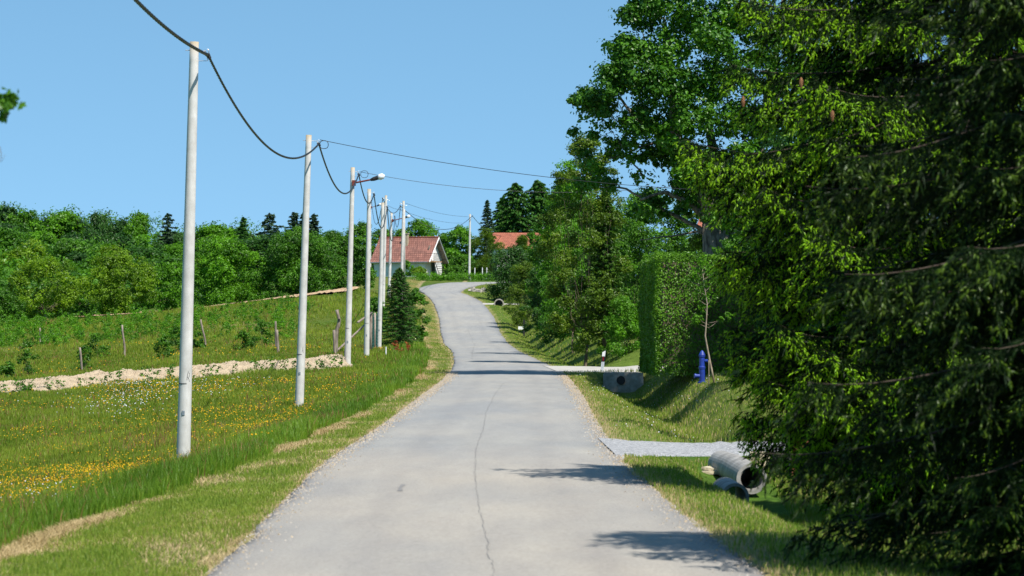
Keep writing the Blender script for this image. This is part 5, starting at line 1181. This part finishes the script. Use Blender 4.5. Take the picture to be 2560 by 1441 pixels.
def headwall():
    x0, x1 = gX(1508, 131.2), gX(1608, 131.2); Y = 131.2; z1 = float(e(Y))+.0; zb = z1-1.0; xc = (x0+x1)/2
    t = thing('culvert_headwall', (xc, Y, zb), 'grey concrete culvert wall under the side driveway in the ditch', 'culvert')
    n = 40; cx = gX(1552, Y); cz = zy(951, Y); R_ = .17; mb = MB()
    th = np.linspace(0, 2*math.pi, n, endpoint=False); ring = np.column_stack([cx+R_*np.cos(th), np.full(n, Y-.12), cz+R_*np.sin(th)])
    out = []
    for a in th:
        dx, dz = math.cos(a), math.sin(a); s = min((x1-cx)/dx if dx > 1e-6 else (x0-cx)/dx if dx < -1e-6 else 9, (z1-cz)/dz if dz > 1e-6 else (zb-cz)/dz if dz < -1e-6 else 9); out.append([cx+dx*s, Y-.12, cz+dz*s])
    V = np.vstack([ring, np.array(out), ring+[0, .9, 0], np.array(out)+[0, .4, 0]]); i = np.arange(n); k = (i+1) % n
    mb.add((V, [np.vstack([np.stack([i, k, n+k, n+i], -1), np.stack([i, 2*n+i, 2*n+k, k], -1), np.stack([n+i, n+k, 3*n+k, 3*n+i], -1)])])); mb.build('wall', [M['concrete']], t)
    mb = MB(); mb.add(tube([(cx, Y-.2, cz), (cx, Y+.7, cz)], R_-.01, 20, True)); mb.build('pipe_mouth', [M['darkwin']], t)
headwall()
def pipe_ring(mb, c0, c1, ro, ri, n=32):
    c0 = np.array(c0, float); c1 = np.array(c1, float); V1, _ = tube([c0, c1], ro, n, False); V2, _ = tube([c0, c1], ri, n, False)
    V = np.vstack([V1, V2]); i = np.arange(n); k = (i+1) % n
    mb.add((V, [np.vstack([np.stack([i, k, n+k, n+i], -1), np.stack([2*n+i, 3*n+i, 3*n+k, 2*n+k], -1), np.stack([i, 2*n+i, 2*n+k, k], -1), np.stack([n+i, n+k, 3*n+k, 3*n+i], -1)])]))
def pipes():
    A = W(1879, 1197, 49.6); B = W(1835, 1172, 51.3); Cc = W(1812, 1166, 52.1); d = nrm(A-B)
    mb = MB(); b = A.copy(); b[2] -= .22
    t = thing('concrete_pipe', b, 'large pale concrete drain pipe lying open end forward, resting on a second pipe', 'pipe', 'concrete drain pipes by the verge')
    mb = MB(); pipe_ring(mb, A+d*.0, B, .222, .165); mb.build('pipe_body', [M['pipe']], t, smooth=False).data.shade_smooth() if False else mb.build('pipe_body', [M['pipe']], t)
    mb = MB(); pipe_ring(mb, A+d*.02, A-d*.05, .230, .18); mb.build('socket_rim', [M['pipe']], t)
    B2 = B-d*.02
    t2 = thing('concrete_pipe', Cc-[0, 0, .22], 'rear section of concrete pipe behind the large open pipe', 'pipe', 'concrete drain pipes by the verge')
    mb = MB(); pipe_ring(mb, B2, Cc-d*.35, .216, .16); mb.build('pipe_body', [M['pipe']], t2)
    D = W(1838, 1244, 48.2); t3 = thing('concrete_pipe', D-[0, 0, .2], 'lower half buried concrete pipe beneath the large open one', 'pipe', 'concrete drain pipes by the verge')
    mb = MB(); pipe_ring(mb, D, D-d*1.0, .205, .16); mb.build('pipe_body', [M['pipe']], t3)
    p = at(1768, 51.8); mb = MB(); r = np.random.default_rng(8)
    mb.add(box(p+[0, 0, -.02], (.34, .5, .05), .3)); mb.add(box(p+[.12, .1, .03], (.3, .4, .04), -.4, .1)); tag(mb.build('stone_slabs', [M['stone']], org=p), 'broken flat slab lying on soil left of the concrete pipes', 'slab')
pipes()
def wallbits():
    Y = 52.6
    x0, x1 = gX(1874, Y), gX(2040, Y); zt = W(1874, 1141, Y)[2]; zb = g1(x0, Y)-.1; r = np.random.default_rng(4)
    t = thing('stone_wall', ((x0+x1)/2, Y, zb), 'low cream stone wall beside the gravel drive behind the pipes', 'wall'); mb = MB()
    z = zb; row = 0
    while z < zt-.02:
        h = .11; x = x0-(.09 if row % 2 else 0)
        while x < x1: 
            w_ = .16+.1*r.random(); xa = max(x, x0); xb = min(x+w_, x1); x += w_+.006
            if xb-xa > .03: mb.add(box(((xa+xb)/2, Y+.015*r.random(), z+h/2), (xb-xa, .24, h-.006)))
        z += h; row += 1
    mb.build('stones', [M['stone']], t)
    t = thing('brick_pillar', (gX(2012, 52), 52, g1(gX(2012, 52), 52)), 'red brick gate pillar seen through the spruce branches', 'pillar')
    bx = gX(2012, 52); zb = g1(bx, 52)-.1; mb = MB(); z = zb; k = 0; zt = W(2000, 1085, 52)[2]
    while z < zt:
        for q in (-1, 0, 1): mb.add(box((bx+q*.145+(0 if k % 2 else .0), 52, z+.035), (.138, .40-.01*(k % 2), .064)))
        z += .07; k += 1
    mb.build('shaft', [M['brick']], t); mb = MB(); mb.add(box((bx, 52, z+.04), (.52, .5, .08))); mb.add(box((bx, 52, z+.10), (.4, .4, .05))); mb.build('cap', [M['concrete']], t)
wallbits()
def hydrant():
    Y = 99; x = gX(1755, Y); zb = g1(x, Y); H = W(1755, 876, Y)[2]-zb; H = max(H, .9)
    t = thing('hydrant', (x, Y, zb), 'blue standing water hydrant in the shade beside the sapling', 'hydrant')
    pz = np.array([0, .04, .05, .42, .44, .50, .52, .78, .80, .86, .92, .97, 1.0]); pr = np.array([.15, .15, .10, .10, .115, .115, .092, .092, .11, .11, .08, .045, .01])*.88
    mb = MB(); mb.add(tube(np.column_stack([np.full(13, x), np.full(13, Y), zb+pz*H]), pr, 20)); mb.build('body', [M['blue']], t, smooth=False)
    mb = MB(); mb.add(tube([(x-.08, Y-.02, zb+.22*H), (x-.19, Y-.05, zb+.22*H)], .055, 14)); mb.add(tube([(x-.19, Y-.05, zb+.22*H), (x-.23, Y-.06, zb+.22*H)], .07, 14)); mb.build('outlet', [M['blue']], t)
    mb = MB(); mb.add(tube([(x+.08, Y-.02, zb+.68*H), (x+.17, Y-.04, zb+.68*H)], .045, 14)); mb.build('outlet', [M['blue']], t)
hydrant()
def culvert2():
    Y = 284.6; x = gX(1248, Y); z = zy(757, Y); t = thing('culvert_pipe', (x, Y, z-.3), 'round concrete culvert mouth under the narrow footpath near the bend', 'culvert')
    mb = MB(); pipe_ring(mb, (x-.02, Y-.5, z-.1), (x, Y+1.2, z-.1), .42, .33); mb.build('pipe_body', [M['concrete']], t); mb = MB(); mb.add(tube([(x, Y+.5, z-.1), (x, Y+.6, z-.1)], .34, 16)); mb.build('dark_bore', [M['darkwin']], t)
    # grey stone patch by the bend
    r = np.random.default_rng(6); cx, cy = gX(1193, 311), 311.
    cx = max(cx, float(xRr(np.array(cy)))+1.2); t = thing('stone_heap', (cx, cy, g1(cx, cy)), 'small heap of grey stones on the grass inside the bend', 'stones')
    mb = MB()
    for k in range(30):
        q = np.array([cx+r.normal()*.45, cy+r.normal()*.9, 0]); q[2] = g1(q[0], q[1])+.06; mb.add(box(q, (.2+.25*r.random(), .2+.2*r.random(), .14+.12*r.random()), r.random()*3, r.random()*.5))
    mb.build('stones', [M['concrete']], t)
    Y = 236; p = at(1310, Y); t = thing('mailbox', p, 'small white box on a dark post in the grass by the shrubs', 'mailbox'); mb = MB(); mb.add(box(p+[0, 0, .6], (.12, .12, 1.2))); mb.build('post', [M['black']], t)
    mb = MB(); mb.add(box(p+[-.22, 0, .62], (.38, .3, .22))); mb.build('box', [M['delwhite']], t)
culvert2()
def posts():
    L = [(207, 155, 948, 886, 200, 'short grey wooden post at the back of the soil ridge', 0), (310, 172, 885, 806, 308, 'tall crooked wooden post right of the wide hazel bush', 1), (101, 195, 868, 827, 100, 'leftmost weathered post near the edge of the picture', 0), (514, 174, 860, 788, 504, 'leaning wooden post between the first two poles', 1),
         (696, 160, 884, 828, 692, 'thick pale post of the close pair left of the second pole', 0), (690, 168, 864, 795, 689, 'thin white topped post of the close pair left of the second pole', 0), (838, 155, 884, 820, 835, 'thick split post between the second and third poles', 0)]
    for px, Y, pb, pt, ptx, lab, crook in L:
        x = gX(px, Y); zb = g1(x, Y); H = (pb-pt)*Y/F; top = np.array([gX(ptx, Y), Y, zb+H]); base = np.array([x, Y, zb])
        # stay on the picture's base height: lift with terrain only
        n = 8; s = np.linspace(0, 1, n); P = base-[0, 0, .2]+(top-base+[0, 0, .2])*s[:, None]; P[:, 0] += crook*.05*np.sin(s*5)
        R_ = .075 if 'thick' in lab else .055; mb = MB(); mb.add(tube(P, R_*(1-.15*s)*(1+.08*np.sin(s*17)), 9)); tag(mb.build('wooden_post', [M['wood']], org=base, smooth=True), lab, 'post', 'old wooden posts in the meadow')
    # crooked branching stump post with dark knot
    Y = 158; P = np.array([W(842, 823, Y), W(846, 815, Y), W(848, 800, Y), W(845, 788, Y), W(842, 775, Y)]); b = np.array([gX(841, Y), Y, g1(gX(841, Y), Y)]); P = np.vstack([b-[0, 0, .2], b+[0, 0, .4], P])
    t = thing('crooked_post', b, 'crooked old post with dark knot standing behind the thick split post', 'post', 'old wooden posts in the meadow'); mb = MB(); mb.add(tube(P, [.09, .08, .085, .09, .075, .07, .085], 9)); mb.build('post_body', [M['wood']], t, smooth=True)
    mb = MB(); mb.add(tube([P[4]-[.0, .08, .05], P[4]-[0, .08, -.05]], .05, 8)); mb.build('knot', [M['black']], t)
    # net fence with grey posts and diagonal rails
    Y = 172; b = at(930, Y); t = thing('net_fence', b, 'sagging green net fence with weathered boards between fourth and fifth poles', 'fence'); mb = MB()
    p0 = np.array([gX(926, 168), 168, 0]); p1 = np.array([gX(944, 182), 182, 0]); n = 30; m = 12; V = []
    for i in range(n):
        for j in range(m):
            q = p0+(p1-p0)*i/(n-1); z = g1(q[0], q[1]); V.append([q[0]+.05*math.sin(i*.9), q[1], z+1.85*j/(m-1)-.1*math.sin(i*.6)*(j/(m-1))])
    for i in range(n):
        mb.add(tube([V[i*m+j] for j in range(m)], .012, 3, False))
    for j in range(m): mb.add(tube([V[i*m+j] for i in range(n)], .012, 3, False))
    mb.build('net', [M['net']], t)
    for q in (p0, (p0+p1)/2, p1):
        z = g1(q[0], q[1]); mb = MB(); mb.add(tube([(q[0], q[1], z-.2), (q[0]+.04, q[1], z+2.0)], [.08, .06], 8)); mb.build('post', [M['wood']], t, smooth=True)
    for (a, c) in [((845, 875), (925, 800)), ((895, 806), (930, 782))]:
        mb = MB(); mb.add(tube([W(a[0], a[1], 160), W(c[0], c[1], 168)], [.055, .045], 7)); mb.build('rail', [M['wood']], t, smooth=True)
    Y = 158; p = at(965, Y); mb = MB(); mb.add(tube([p-[0, 0, .1], p+[0, 0, .52]], .028, 8)); mb.add(tube([p+[0, 0, .5], p+[0, 0, .53]], .034, 8)); tag(mb.build('marker_stake', [M['delwhite']], org=p), 'short white stake in the grass near the red leaved sapling', 'stake')
    # pale rail posts behind the low hedge
    for px in (1187, 1206, 1217):
        p = at(px, 344); mb = MB(); mb.add(tube([p, p+[0, 0, 1.2]], .05, 6)); tag(mb.build('white_post', [M['delwhite']], org=p), {1187: 'white fence post nearest the far pole behind the low hedge', 1206: 'middle one of three white fence posts behind the low hedge', 1217: 'rightmost of three white fence posts behind the low hedge'}[px], 'post', 'white fence posts behind the low hedge')
posts()
